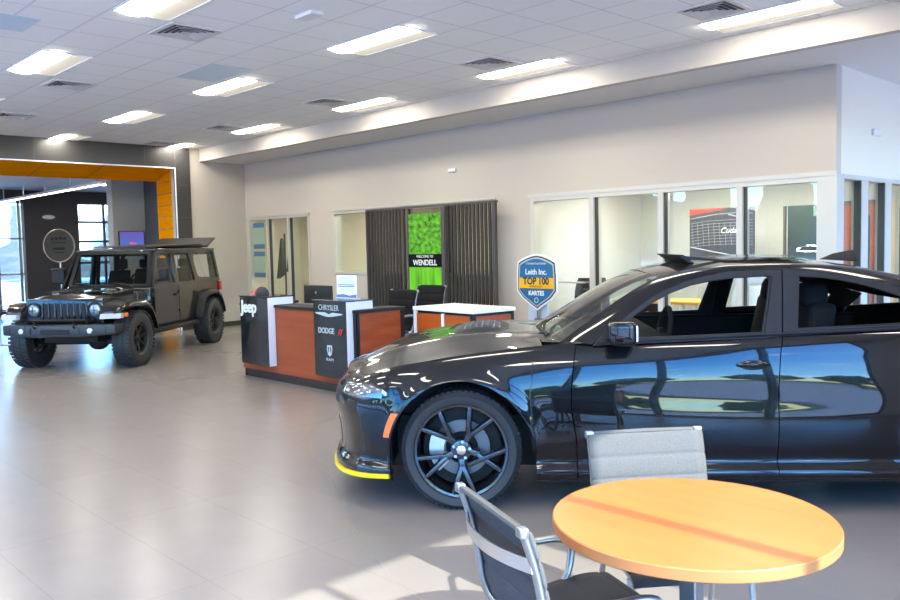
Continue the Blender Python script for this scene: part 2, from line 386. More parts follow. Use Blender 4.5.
for y in (2.0, 3.05, 4.1, 5.15, 6.2): jn.hexa([(ox, y, oz-.002), (ox, y+.015, oz-.002), (ix, y+.015, iz-.002), (ix, y, iz-.002)], [(ox, y, oz), (ox, y+.015, oz), (ix, y+.015, iz), (ix, y, iz)])
for k in range(1, 14):
    z = oz-.24*k; jn.hexa([(ox, 7.581, z), (ox, 7.583, z), (ix, iy, z), (ix, iy-.003, z)], [(ox, 7.581, z+.012), (ox, 7.583, z+.012), (ix, iy, z+.012), (ix, iy-.003, z+.012)])
jn.build('panel_joint', mat('brown_joint', (.22, .08, .01), .6), rv)
mb = MB().box(XL+.05, XL+.062, 7.578, 7.60, 0, 3.30); mb.box(XL+.05, XL+.062, 1.0, 7.60, 3.278, 3.30)
struct('trim_8', mb, mat('light_edge_strip', (.8, .82, .85), .4, emit=(.9, .95, 1), es=.12))
# the delivery room beyond
XF = -24.0
struct('ceiling_delivery', MB().box(XF-.1, XL-.12, -1, 12, 3.35, 3.45), M_white)
struct('wall_delivery_far', wall_panels('y', XF-.1, XF, -1, 12, 0, 3.35, [(3.6, 7.13, .12, 3.05), (8.49, 11.2, .12, 3.05)]), M_dkwall)
struct('wall_delivery_front', MB().box(XF, XL-.12, -1.1, -1, 0, 3.35), M_wall)
struct('wall_delivery_back', MB().box(XF, XL-.12, 11.9, 12, 0, 3.35), M_wall)
struct('wall_grey_column', MB().box(-19.3, -19.0, 7.53, 8.33, 0, 3.35), mat('column_grey', (.48, .46, .44), .7))
struct('wall_dark_return', MB().box(-19.4, -19.25, 8.33, 11.9, 0, 3.35), M_dkwall)
struct('wall_dark_stub', MB().box(-18.3, -17.05, 7.98, 8.1, 0, 3.35), M_dkwall)
mb = MB()
for y in (8.52, 9.26, 10.1, 10.9, 11.17): mb.box(XF-.08, XF-.01, y-.03, y+.03, .12, 3.05)
for z in (.15, .75, 1.35, 1.95, 2.5, 3.02): mb.box(XF-.08, XF-.01, 8.49, 11.2, z-.03, z+.03)
o = struct('window_7', mb, M_dkframe); MB().box(XF-.05, XF-.045, 8.49, 11.2, .12, 3.05).build('pane', M_glass, o)
mb = MB()
for y in (3.63, 4.6, 5.55, 6.45, 7.0, 7.1): mb.box(XF-.08, XF-.01, y-.035, y+.035, .12, 3.05)
for z in (.15, 1.1, 2.05, 3.02): mb.box(XF-.08, XF-.01, 3.6, 7.13, z-.02, z+.02)
o = struct('window_8', mb, mat('silver_window_frame', (.35, .36, .38), .4, .5)); MB().box(XF-.05, XF-.045, 3.6, 7.13, .12, 3.05).build('pane', M_glass, o)
# outside
struct('ground', MB().box(-160, 160, -160, 160, -.4, -.12), M_asph)
def hillf(u, v):
    a = 2*PI*u; r = 60+v*70; h = (v**.7)*(6+2*math.sin(5*a)+1.5*math.sin(11*a+1))*(.35 if math.cos(a) > .2 else 1); return (r*math.cos(a)-6, r*math.sin(a), -.2+h)
struct('ground_hill', MB().grid(hillf, 97, 8), M_hill, smooth=True)
def tree(h, m, seed):
    rnd = random.Random(seed); bm = bmesh.new(); bmesh.ops.create_icosphere(bm, subdivisions=3, radius=1)
    for v in bm.verts:
        n = v.co.normalized(); k = 1+.22*math.sin(7*n.x+seed)*math.sin(6*n.y)*math.cos(5*n.z+seed)+rnd.uniform(-.12, .12)
        v.co = Vector((n.x*k*h*.3, n.y*k*h*.3, h*.62+n.z*k*h*.40))
    r = empty('tree', (0, 0, 0)); MB().bmadd(bm).build('crown', m, r, recalc=False)
    MB().tube([(0, 0, -.2), (.05, 0, h*.3), (0, .05, h*.5)], [.16, .13, .08], 8).build('trunk', M_bark, r); return r
protos = [tree(7, M_leaf, 1), tree(8, M_leaf2, 2)]
k = 0
for i in range(54):
    a = 2*PI*i/54; rr = 46 if i % 2 else 57
    west = abs(((a+PI) % (2*PI))-PI) > 2.5
    pr = protos[1] if west else protos[0]
    if west: rr = 40 if i % 2 else 47
    t = pr if (pr.location.length == 0) else copy_tree(pr)
    t.location = (rr*math.cos(a)-8, rr*math.sin(a)+2, -.1); s = random.uniform(.75, 1.1); t.scale = (s, s, s)
    tagit(t, 'yellowing tree seen through the far left windows' if west else 'dark leafy tree beyond the parking lot outside', 'tree', 'yellowing trees outside the left windows' if west else 'trees around the parking lot')

# ------------------------------------------------------------------ ceiling fittings
def make_light():
    r = empty('ceiling_light', (0, 0, 0))
    f = MB(); lx, ly = .595, .265
    f.box(-lx, lx, -ly, -ly+.015, -.012, .0); f.box(-lx, lx, ly-.015, ly, -.012, 0); f.box(-lx, -lx+.012, -ly, ly, -.012, 0); f.box(lx-.012, lx, -ly, ly, -.012, 0)
    f.build('frame', M_wht, r)
    MB().grid(lambda u, v: (-lx+.012+u*(2*lx-.024), -ly+.015+v*.30, -.004-.026*math.sin(PI*v)), 2, 9).build('diffuser', M_lamp, r, smooth=True, sharp=None)
    MB().grid(lambda u, v: (-lx+.012+u*(2*lx-.024), .05+v*.20, -.003-.008*math.sin(PI*v)), 2, 6).build('reflector', M_lampr, r, smooth=True, sharp=None)
    return r
L0 = make_light(); first = True
vis = {(1, 0): 'ceiling light cut by the top edge of the frame, nearest at left', (2, 0): 'ceiling light at upper left, left of the square vent', (3, 0): 'ceiling light cut by the left edge of the frame',
 (1, 1): 'large ceiling light at upper centre left, before the small sensor', (2, 1): 'ceiling light beside the pale blue ceiling patches', (3, 1): 'ceiling light in the middle row, third from the right', (4, 1): 'ceiling light nearest the amber portal, middle row',
 (0, 2): 'ceiling light at top right, longest along the bulkhead', (1, 2): 'ceiling light along the bulkhead, second from the right', (2, 2): 'ceiling light along the bulkhead, third from the right', (3, 2): 'ceiling light along the bulkhead, fourth from the right', (4, 2): 'ceiling light along the bulkhead, farthest at the portal end'}
for i in range(-1, 5):
    for j in range(-3, 3):
        if i == -1 and j > 1: pass
        t = L0 if first else copy_tree(L0); first = False
        t.location = (-3.609-3.05*i, 3.2156+2.2425*j, ZC)
        if (i, j) in vis: tagit(t, vis[(i, j)], 'ceiling light', 'recessed ceiling lights of the showroom')
        else: tagit(t, 'recessed ceiling light over the near part of the showroom', 'ceiling light', 'ceiling lights over the near part of the showroom')
def make_vent():
    r = empty('ceiling_vent', (0, 0, 0)); s = .255
    f = MB()
    for (a, b_) in ((s, s-.045),): 
        f.box(-a, a, -a, -b_, -.012, 0); f.box(-a, a, b_, a, -.012, 0); f.box(-a, -b_, -b_, b_, -.012, 0); f.box(b_, a, -b_, b_, -.012, 0)
    f.build('frame', M_vent, r)
    MB().box(-s+.04, s-.04, -s+.04, s-.04, -.003, -.001).build('backing', M_ventd, r)
    l = MB()
    for q in (.19, .14, .09):
        for sx, sy in ((1, 0), (-1, 0), (0, 1), (0, -1)):
            l.hexa([(sx*q+abs(sy)*-q, sy*q+abs(sx)*-q, -.022), (sx*q+abs(sy)*q, sy*q+abs(sx)*q, -.022), (sx*(q-.03)+abs(sy)*(q-.03), sy*(q-.03)+abs(sx)*(q-.03), -.004), (sx*(q-.03)-abs(sy)*(q-.03), sy*(q-.03)-abs(sx)*(q-.03), -.004)],
                   [(sx*q+abs(sy)*-q, sy*q+abs(sx)*-q, -.019), (sx*q+abs(sy)*q, sy*q+abs(sx)*q, -.019), (sx*(q-.03)+abs(sy)*(q-.03), sy*(q-.03)+abs(sx)*(q-.03), -.001), (sx*(q-.03)-abs(sy)*(q-.03), sy*(q-.03)-abs(sx)*(q-.03), -.001)])
    l.box(-.05, .05, -.05, .05, -.02, -.016); l.build('louvre', M_vent, r); return r
V0 = make_vent(); first = True
for x, y, lb in ((-7.54, 3.77, 'square ceiling vent at upper left with a dark gap'), (-6.66, 7.06, 'square vent by the bulkhead, second from the right'), (-3.85, 7.1, 'square vent at the top right of the ceiling'), (-10.75, 3.8, 'square vent below the light at upper left'),
                 (-9.85, 7.06, 'square vent by the bulkhead, third from the right'), (-12.95, 7.1, 'square vent by the bulkhead near the portal, second farthest'), (-13.57, 3.98, 'square vent at the left edge of the ceiling'), (-15.5, 7.15, 'farthest small vent close to the portal')):
    t = V0 if first else copy_tree(V0); first = False; t.location = (x, y, ZC-.001); tagit(t, lb, 'vent', 'square ceiling vents')
mb = MB().box(-9.55, -8.62, 4.60, 5.13, ZC-.004, ZC-.001)
struct('ceiling_patch', mb, mat('pale_blue_grey', (.62, .74, .82), .6))  # flat pale blue-grey rectangle just under the ceiling
mb = MB().box(-8.5, -7.95, 2.1, 2.6, ZC-.004, ZC-.001); struct('ceiling_patch_2', mb, MATS['pale_blue_grey'])
o = MB().box(-6.42, -6.16, 4.27, 4.40, ZC-.035, ZC, .006).build('ceiling_sensor', M_wht); tagit(o, 'small white box sensor on the ceiling grid', 'sensor')
o = MB().box(-9.56, -9.39, YB-.04, YB, 2.77, 2.83, .015).build('wall_alarm', M_wht, smooth=True); tagit(o, 'small white alarm on the wall above the slatted screen', 'alarm')
o = MB().box(XE, XE+.04, 10.2, 10.42, 2.77, 2.85, .015).build('wall_alarm', M_wht, smooth=True); tagit(o, 'small white alarm on the white side wall at right', 'alarm')
o = MB().ell((-23.97, 7.75, 2.63), (.03, .17, .06)).build('wall_alarm', M_wht, smooth=True); tagit(o, 'white oval alarm on the dark far wall', 'alarm')

# ================================================================== THE SEDAN
sedan = empty('sedan', (-4.115, 4.09, 0), math.radians(222), 'glossy black four-door sedan with yellow lip guard, open sunroof, filling the right side', 'car')
# builder coordinates: a = metres behind the front axle, y = left, z = up  ->  local (-a, y, z)
def Q(a, y, z): return (-a, y, z)
ZT = cubic([(-.93, .755), (-.8, .775), (-.7, .80), (-.55, .838), (-.43, .865), (-.2, .905), (0, .935), (.4, .98), (.67, 1.0), (1.0, 1.012), (1.87, 1.047), (2.55, 1.068), (3.2, 1.09), (3.9, 1.09), (4.1, 1.06)])
ZCEN = cubic([(-.88, .765), (-.84, .79), (-.7, .855), (-.5, .925), (-.25, .985), (0, 1.02), (.3, 1.032), (.5, 1.02), (.9, 1.0)])
_lo = cubic([(.12, -.13), (.165, -.065), (.19, -.018), (.215, .004), (.24, .008), (.262, .000), (.285, -.026), (.305, -.036), (.335, -.030), (.40, -.012), (.50, -.001), (.58, 0), (.66, -.003), (.76, -.013), (.86, -.028), (.95, -.038), (1.2, -.04)])
_upf = cubic([(0, -.075), (.018, -.052), (.045, -.032), (.08, -.018), (.12, -.008), (.18, -.002), (.25, 0), (1, 0)])
def W(a):
    if a < -.2:
        s = min(1, (-.2-a)/.71); return .95*(1-s**2.6)**.455
    if a > 3.5: return .95-.06*((a-3.5)/.6)**2
    return .95
def Y(a, z):
    y = W(a)+(_lo(z)+_upf(max(0, ZT(a)-z)))
    for aw in (0, 3.052):
        r = math.hypot(a-aw, z-.364)
        if r < .8: y += .017*math.exp(-((r-.43)/.055)**2)*(1 if z > .3 else max(0, (z-.15)/.15))
    # shallow scallop swept along the doors
    if .55 < a < 2.6: y -= .010*math.exp(-((z-.70+.03*(a-1))/.09)**2)*math.sin(PI*(a-.55)/2.05)
    return y
AR = .43
def ZB(a):
    for aw in (0, 3.052):
        if abs(a-aw) < AR: return .364+math.sqrt(AR*AR-(a-aw)**2)
    return .165
seamF = cubic([(.1, .695), (.386, .692), (.675, .660), (.85, .675), (1.02, .705)])
seamB = cubic([(.1, 1.856), (.67, 1.856), (.9, 1.872), (1.04, 1.90), (1.5, 1.955)])
seamR = cubic([(.1, 2.60), (.5, 2.60), (.8, 2.80), (1.07, 2.93), (1.4, 2.95)])
G = .003
def side_panel(name, sgn, fa0, fa1, us, m, nv=48, label=None):
    """skin between two seam curves; us = fractions along"""
    mb = MB(); V = []; nu = len(us)
    vs = [.5-.5*math.cos(PI*(j/(nv-1)))*(1) for j in range(nv)]; vs = [.55*v+.45*(j/(nv-1)) for j, v in enumerate(vs)]
    for u in us:
        am = fa0(.6)*(1-u)+fa1(.6)*u
        zb, zt = ZB(am), ZT(am)
        for v in vs:
            z = zb+(zt-zb)*v; a = fa0(z)*(1-u)+fa1(z)*u
            V.append((a, Y(a, z), z))
    Fc = [(i*nv+j, (i+1)*nv+j, (i+1)*nv+j+1, i*nv+j+1) for i in range(nu-1) for j in range(nv-1)]
    mb.add([Q(a, sgn*y, z) for a, y, z in V], Fc)
    # returned edges
    loop = [i*nv for i in range(nu)]+[(nu-1)*nv+j for j in range(1, nv)]+[i*nv+nv-1 for i in range(nu-2, -1, -1)]+[j for j in range(nv-2, 0, -1)]
    n = len(loop); R = [V[i] for i in loop]
    mb.add([Q(a, sgn*y, z) for a, y, z in R]+[Q(a, sgn*(y-.03), z) for a, y, z in R], [(i, (i+1) % n, (i+1) % n+n, i+n) for i in range(n)])
    o = mb.build(name, m, sedan, smooth=True, sharp=50, recalc=False, label=label)
    return o
def cst(v): return lambda z: v
archu = [(.5-.5*math.cos(PI*k/40)) for k in range(41)]
fa, fb = -.43, .66
uf = [((-.43+.86*k)-fa)/(fb-fa) for k in archu]+[(.4305-fa)/(fb-fa)]+[(.4305+(fb-.4305)*k/8-fa)/(fb-fa) for k in range(1, 9)]
for sg in (1, -1):
    # the fender's front edge is straight and its rear edge follows the door seam
    def f1(z): return seamF(z)-G
    side_panel('front_fender', sg, cst(-.43), lambda z: seamF(z)-G if z > .05 else fb, [u for u in uf if u <= 1], M_paint)
    un = [k/26 for k in range(27)]
    fd = side_panel('front_door', sg, lambda z: seamF(z)+G, lambda z: seamB(z)-G, un, M_paint)
    rd = side_panel('rear_door', sg, lambda z: seamB(z)+G, lambda z: seamR(z)-G if z > .62 else 2.60-G, un, M_paint)
    ra, rb = 2.606, 4.08
    ur = [(2.606-ra)/(rb-ra), (2.6215-ra)/(rb-ra)]+[(3.052-.43+.86*k-ra)/(rb-ra) for k in archu]+[(3.4825-ra)/(rb-ra)]+[(3.4825+(rb-3.4825)*k/12-ra)/(rb-ra) for k in range(1, 13)]
    side_panel('rear_quarter', sg, lambda z: seamR(z)+G if z > .62 else 2.606, cst(rb), ur, M_paint)
    for par, a0, y0 in ((fd, 1.715, .868), (rd, 2.66, .885)):
        yy = Y(a0, y0); mb = MB()
        mb.add(*(lambda b: (b.v, b.f))(MB().ell((-a0, sg*(yy-.004), y0-.004), (.088, .012, .034), 20, 12)))
        mb.build('handle_recess', M_blk, par, smooth=True)
        h = MB().tube([Q(a0-.088, sg*(yy+.004), y0+.004), Q(a0-.055, sg*(yy+.026), y0+.008), Q(a0, sg*(yy+.036), y0+.009), Q(a0+.055, sg*(yy+.026), y0+.008), Q(a0+.088, sg*(yy+.004), y0+.004)], [.010, .016, .018, .016, .010], 12)
        h.build('door_handle', M_paint, par, smooth=True)
# nose: wraps round both front corners
def NP(t, z, off=0):
    n = {0: 0}; nz = NZ(z)*min(1, abs(t)/.9)
    sgn = 1 if t >= 0 else -1; ta = abs(t)
    tt = PI/2-ta          # ta = 0 centre, PI/2 = side
    s = max(0, math.sin(tt)); c = max(0, math.cos(tt))
    a0 = -.2-.71*s**(1/1.3)
    d = _lo(z)*(1 if z > .5 else 1-.6*min(1, s*1.6))+_upf(max(0, ZT(a0)-z))*(1-.55*s)
    k = min(1, max(0, (math.pi/2-.2-tt)*0+1))
    A = .71-NZ(z)+d+off; B = .95+d+off
    a = -.2-A*s**(1/1.3); y = B*c**.91
    for aw in (0,):
        r = math.hypot(a-aw, z-.364)
        if r < .8: y += .017*math.exp(-((r-.43)/.055)**2)*(1 if z > .3 else max(0, (z-.15)/.15))
    return (a, sgn*y, z)
NZ = cubic([(.1, .03), (.17, -.01), (.22, -.005), (.30, .022), (.42, .03), (.52, .015), (.60, .0), (.66, .005), (.72, .02), (.78, .035), (.9, .04)])
T0 = PI/2-math.asin(((-.2+.4335)/.71)**1.3)      # where the nose meets the fender
def nz_top(t):
    a = -.2-.71*math.sin(PI/2-abs(t))**(1/1.3); return ZT(a)
nu, nv = 81, 44; mb = MB(); V = []
for i in range(nu):
    t = T0*math.sin((i/(nu-1)*2-1)*PI/2)
    for j in range(nv):
        v = j/(nv-1); v = .5*(.5-.5*math.cos(PI*v))+.5*v; z = .20+(nz_top(t)-.20)*v; V.append(Q(*NP(t, z)))
mb.add(V, [(i*nv+j, (i+1)*nv+j, (i+1)*nv+j+1, i*nv+j+1) for i in range(nu-1) for j in range(nv-1)])
mb.build('front_bumper', M_paint, sedan, smooth=True, sharp=None, recalc=False)
def nose_patch(name, t0, t1, zlo, zhi, off, m, nu=24, nv=10, thick=.0, **k):
    mb = MB()
    def P(u, v):
        t = t0+(t1-t0)*u; z = zlo(u)+(zhi(u)-zlo(u))*v; e = off*min(1, 8*min(u, 1-u)+.15)*min(1, 6*min(v, 1-v)+.3); return Q(*NP(t, z, e))
    mb.grid(P, nu, nv); return mb.build(name, m, sedan, smooth=True, sharp=None, recalc=False, **k)
for sg in (1, -1):
    nose_patch('headlight_surround', sg*(T0-.004), sg*.60, lambda u: .698-.052*min(1, u*3)+.02*u, lambda u: .732+.052*min(1, u*3.5)-.03*u, .006, M_dark)
    hl = nose_patch('headlight', sg*(T0-.015), sg*.62, lambda u: .705-.045*min(1, u*3)+.02*u, lambda u: .725+.052*min(1, u*3.5)-.03*u, .010, M_headd)
    mb = MB(); mb.grid(lambda u, v: Q(*NP(sg*(T0-.06-u*.28), .69+.055*v, .0125)), 10, 4); mb.build('lamp_reflector', M_lens2, hl, smooth=True, sharp=None)
    mb = MB(); mb.grid(lambda u, v: Q(*NP(sg*(T0-.02-u*.05), .705+.02*v+.02*u, .0145)), 6, 4); mb.build('corner_lens', mat('amber_clear_lens', (.6, .62, .66), .1, .4), hl, smooth=True, sharp=None)
    # lip: splitter and its yellow guard
    def lip(r0, r1, z0, z1, name, m, t_in=.0, lab=None):
        mb = MB(); n = 48; V = []
        for i in range(n):
            t = sg*(T0-(T0-t_in)*i/(n-1)); dz = .10*(1-(abs(t)/T0))**.8*0-.018+.045*(abs(t)/T0)**2
            for off, z in ((r0, z0), (r1, z0), (r1, z1), (r0, z1)):
                a, y, _ = NP(t, .22, off); V.append(Q(a, y, z+dz))
        Fc = [(i*4+k, (i+1)*4+k, (i+1)*4+(k+1) % 4, i*4+(k+1) % 4) for i in range(n-1) for k in range(4)]+[(0, 1, 2, 3), ((n-1)*4+3, (n-1)*4+2, (n-1)*4+1, (n-1)*4)]
        mb.add(V, Fc); return mb.build(name, m, sedan, smooth=True, sharp=35, label=lab)
    lip(-.06, .000, .195, .222, 'front_splitter', M_blk)
    lip(-.02, .012, .178, .205, 'lip_guard', M_yel, lab='bright yellow lip guard')
    # side marker on the arch edge
    mb = MB(); mb.grid(lambda u, v: (lambda z, a: Q(a, sg*(Y(a, z)+.004 if a > -.43 else abs(NP(PI/2-math.asin(min(1, ((-.2-a)/.71))**1.3), z)[1])+.004), z))(.455+.15*v, -math.sqrt(max(0, (AR+.012+.038*u)**2-(.455+.15*v-.364)**2))), 5, 12)
    mb.build('side_marker', M_or, sedan, smooth=True, sharp=None, label='orange side marker')
nose_patch('grille', -.62, .62, lambda u: .60, lambda u: .705, .004, M_dark)
nose_patch('lower_grille', -.5, .5, lambda u: .30, lambda u: .50, .004, M_dark)
# hood
_ol = [NP(T0*(k/60)**1.5, nz_top(T0*(k/60)**1.5)) for k in range(61)]
_ol = [p for i, p in enumerate(_ol) if i == 0 or p[0] > _ol[i-1][0]+1e-5]
A0 = _ol[0][0]
def hood_pt(u, v):
    a = A0+(.66-A0)*u
    q = v*2-1
    if a < _ol[-1][0]:
        ye = float(np.interp(a, [p[0] for p in _ol], [p[1] for p in _ol])); ze = float(np.interp(a, [p[0] for p in _ol], [p[2] for p in _ol]))
    else: ze = ZT(a); ye = Y(a, ze)
    zc = max(ZCEN(a), ze)+.0; b1 = .012*math.exp(-((abs(q)-.52)/.10)**2)*min(1, max(0, (a+.9)/.4))
    z = zc-(zc-ze)*abs(q)**2.6+b1
    return Q(a, q*ye, z)
us = [0]+[ (i/70)**1.6 for i in range(1, 71)]
mb = MB(); V = [hood_pt(u, v/48) for u in us for v in range(49)]; n = 49
mb.add(V, [(i*n+j, (i+1)*n+j, (i+1)*n+j+1, i*n+j+1) for i in range(len(us)-1) for j in range(n-1)])
mb.build('hood', M_paint, sedan, smooth=True, sharp=None, recalc=False)
# raised vent scoop on the hood with punched holes
mb = MB()
def scp(u, v): 
    a = -.10+.44*u; q = v*2-1; y = q*.26; zb = hood_pt((a-A0)/(.66-A0), .5+y/1.75)[2]
    return Q(a, y, zb-.004+.040*math.sin(PI*min(1, u*1.1+.0))**.7*(1-abs(q)**6))
mb.grid(scp, 16, 17); sc = mb.build('hood_scoop', M_dark, sedan, smooth=True, sharp=None)
mb = MB()
for i in range(7):
    for j in range(14):
        p = scp(.22+.09*i, .10+.061*j+(.03 if i % 2 else 0)*.9); mb.box(p[0]-.006, p[0]+.006, p[1]-.005, p[1]+.005, p[2]-.001, p[2]+.002)
mb.build('scoop_mesh', M_lens, sc)
# cowl and wiper
mb = MB(); mb.grid(lambda u, v: Q(.46+.30*u+.04*abs(v*2-1), (v*2-1)*.80, 1.012-.004*abs(v*2-1)-.012*u), 4, 9); mb.build('cowl', M_dark, sedan, smooth=True)
mb = MB().tube([Q(.55, .52, 1.02), Q(.50, .40, 1.045), Q(.52, .15, 1.06), Q(.60, -.15, 1.065)], .010, 6); mb.tube([Q(.56, .60, 1.01), Q(.58, .45, 1.06), Q(.66, .2, 1.09)], .008, 6); mb.build('wiper', M_dark, sedan)
# greenhouse curves
RE = [(.60, .80, 1.0), (.76, .765, 1.11), (.93, .715, 1.225), (1.08, .675, 1.315), (1.22, .645, 1.38), (1.34, .63, 1.412), (1.465, .62, 1.433), (1.70, .612, 1.450), (1.95, .61, 1.452), (2.2, .612, 1.442), (2.4, .62, 1.42), (2.65, .64, 1.368), (2.95, .67, 1.285), (3.25, .71, 1.19), (3.52, .75, 1.105)]
FO = [(.79, .868, .996), (.87, .848, 1.055), (.96, .825, 1.125), (1.07, .79, 1.205), (1.19, .76, 1.280), (1.30, .738, 1.33), (1.42, .722, 1.372), (1.67, .70, 1.412), (1.95, .698, 1.414), (2.167, .702, 1.398), (2.392, .715, 1.358), (2.612, .735, 1.30), (2.86, .765, 1.22), (3.14, .81, 1.15), (3.42, .85, 1.10)]
fRE = cubic([(i/14, *p) for i, p in enumerate(RE)]); fFO = cubic([(i/14, *p) for i, p in enumerate(FO)])
for sg in (1, -1):
    def rail(u, v):
        A = fRE(u); B = fFO(u); k = v; bul = .012*math.sin(PI*v)
        a, y, z = [A[i]*(1-k)+B[i]*k for i in range(3)]; return Q(a, sg*(y+bul), z+bul)
    mb = MB().grid(rail, 60, 7); mb.build('roof_rail', M_paint, sedan, smooth=True, sharp=None, recalc=False)
def acrossq(f0, u, v, crown, bow):
    a, y, z = fRE(u); q = v*2-1; return Q(a-bow*(1-q*q), y*q, z+crown*(1-q*q)-.0*(1-abs(q)))
iw, ir = 4/14, 12/14
mb = MB().grid(lambda u, v: acrossq(0, iw+(ir-iw)*u, v, .022+.004, .0+.03*(1-u)), 30, 21); roof = mb.build('roof', M_paint, sedan, smooth=True, sharp=None, recalc=False)
mb = MB().grid(lambda u, v: acrossq(0, iw*u, v, .0+.022*u, .15-.12*u), 14, 21); mb.build('windshield', M_carglass, sedan, smooth=True, sharp=None)
mb = MB().grid(lambda u, v: acrossq(0, ir+(1-ir)*u, v, .024*(1-u), -.15*u), 8, 21); mb.build('rear_window', M_carglass, sedan, smooth=True, sharp=None)
mb = MB().grid(lambda u, v: Q(3.42+.70*u+.12*(1-(v*2-1)**2)*(1-u), (v*2-1)*(.86-.03*u), 1.10+.02*(1-abs(v*2-1)**3)-.06*u**3), 10, 17); mb.build('trunk_lid', M_paint, sedan, smooth=True, sharp=None, recalc=False)
mb = MB().grid(lambda u, v: Q(4.08+.06*math.sin(PI*v)*(1-(u*2-1)**2)+.03*(1-(u*2-1)**4), (u*2-1)*.86, .2+.86*v), 17, 10); mb.build('rear_bumper', M_paint, sedan, smooth=True, sharp=None)
mb = MB().grid(lambda u, v: Q(4.15+.0*u-.06*(u*2-1)**4, (u*2-1)*.75, .80+.09*v), 17, 3); mb.build('tail_light', M_red, sedan, smooth=True, sharp=None)
# raised sunroof deflector, slid-back sunroof pane, antenna fin
mb = MB()
for y in (-.38, .34): mb.hexa([Q(1.44, y, 1.478), Q(1.44, y+.04, 1.478), Q(1.70, y+.04, 1.462), Q(1.70, y, 1.462)], [Q(1.40, y, 1.508), Q(1.40, y+.04, 1.508), Q(1.71, y+.04, 1.470), Q(1.71, y, 1.470)])
mb.hexa([Q(1.47, -.38, 1.455), Q(1.47, .38, 1.455), Q(1.50, .38, 1.455), Q(1.50, -.38, 1.455)], [Q(1.385, -.37, 1.512), Q(1.385, .37, 1.512), Q(1.43, .37, 1.512), Q(1.43, -.37, 1.512)], .004)
mb.build('sunroof_deflector', M_dark, sedan)
mb = MB().grid(lambda u, v: Q(1.68+.52*u, (v*2-1)*.40, 1.480+.012*math.sin(PI*u)+.008*(1-(v*2-1)**2)), 10, 9); mb.grid(lambda u, v: Q(1.68+.52*u, (v*2-1)*.40, 1.470+.008*(1-(v*2-1)**2)), 10, 9); mb.build('sunroof_panel', M_blk, sedan, smooth=True, sharp=None)
mb = MB().hexa([Q(2.42, -.035, 1.455), Q(2.42, .035, 1.455), Q(2.66, .04, 1.435), Q(2.66, -.04, 1.435)], [Q(2.50, -.008, 1.492), Q(2.50, .008, 1.492), Q(2.64, .012, 1.518), Q(2.64, -.012, 1.518)], .01); mb  .build('antenna_fin', M_dark, sedan, smooth=True)
# window frames and panes on the leaning plane
def TP(sg, dy=0): return lambda a, z, d: Q(a, sg*(.86-.42*(z-1.03)-.0-d+dy), z)
def smooth2(pts, n=4):
    out = []
    for i in range(len(pts)-1):
        out.append(pts[i])
    return out+[pts[-1]]
ff_o = [(.80, .990), (.87, 1.058), (.96, 1.127), (1.07, 1.207), (1.19, 1.28), (1.30, 1.33), (1.42, 1.372), (1.54, 1.398), (1.67, 1.412), (1.80, 1.415), (1.943, 1.415), (1.925, 1.25), (1.90, 1.05), (1.893, 1.025), (1.4, 1.01)]
ff_i = [(.865, 1.014), (.944, 1.078), (1.05, 1.158), (1.149, 1.226), (1.27, 1.288), (1.396, 1.334), (1.53, 1.360), (1.666, 1.376), (1.86, 1.384), (1.882, 1.370), (1.852, 1.238), (1.80, 1.044), (1.4, 1.030)]
rf_o = [(1.902, 1.03), (1.908, 1.05), (1.932, 1.25), (1.951, 1.415), (2.05, 1.408), (2.167, 1.398), (2.392, 1.358), (2.612, 1.30), (2.86, 1.22), (3.02, 1.165), (2.93, 1.06)]
rf_i = [(1.987, 1.062), (2.015, 1.24), (2.036, 1.375), (2.162, 1.367), (2.275, 1.348), (2.387, 1.322), (2.49, 1.29), (2.587, 1.254), (2.72, 1.20), (2.80, 1.155), (2.74, 1.09)]
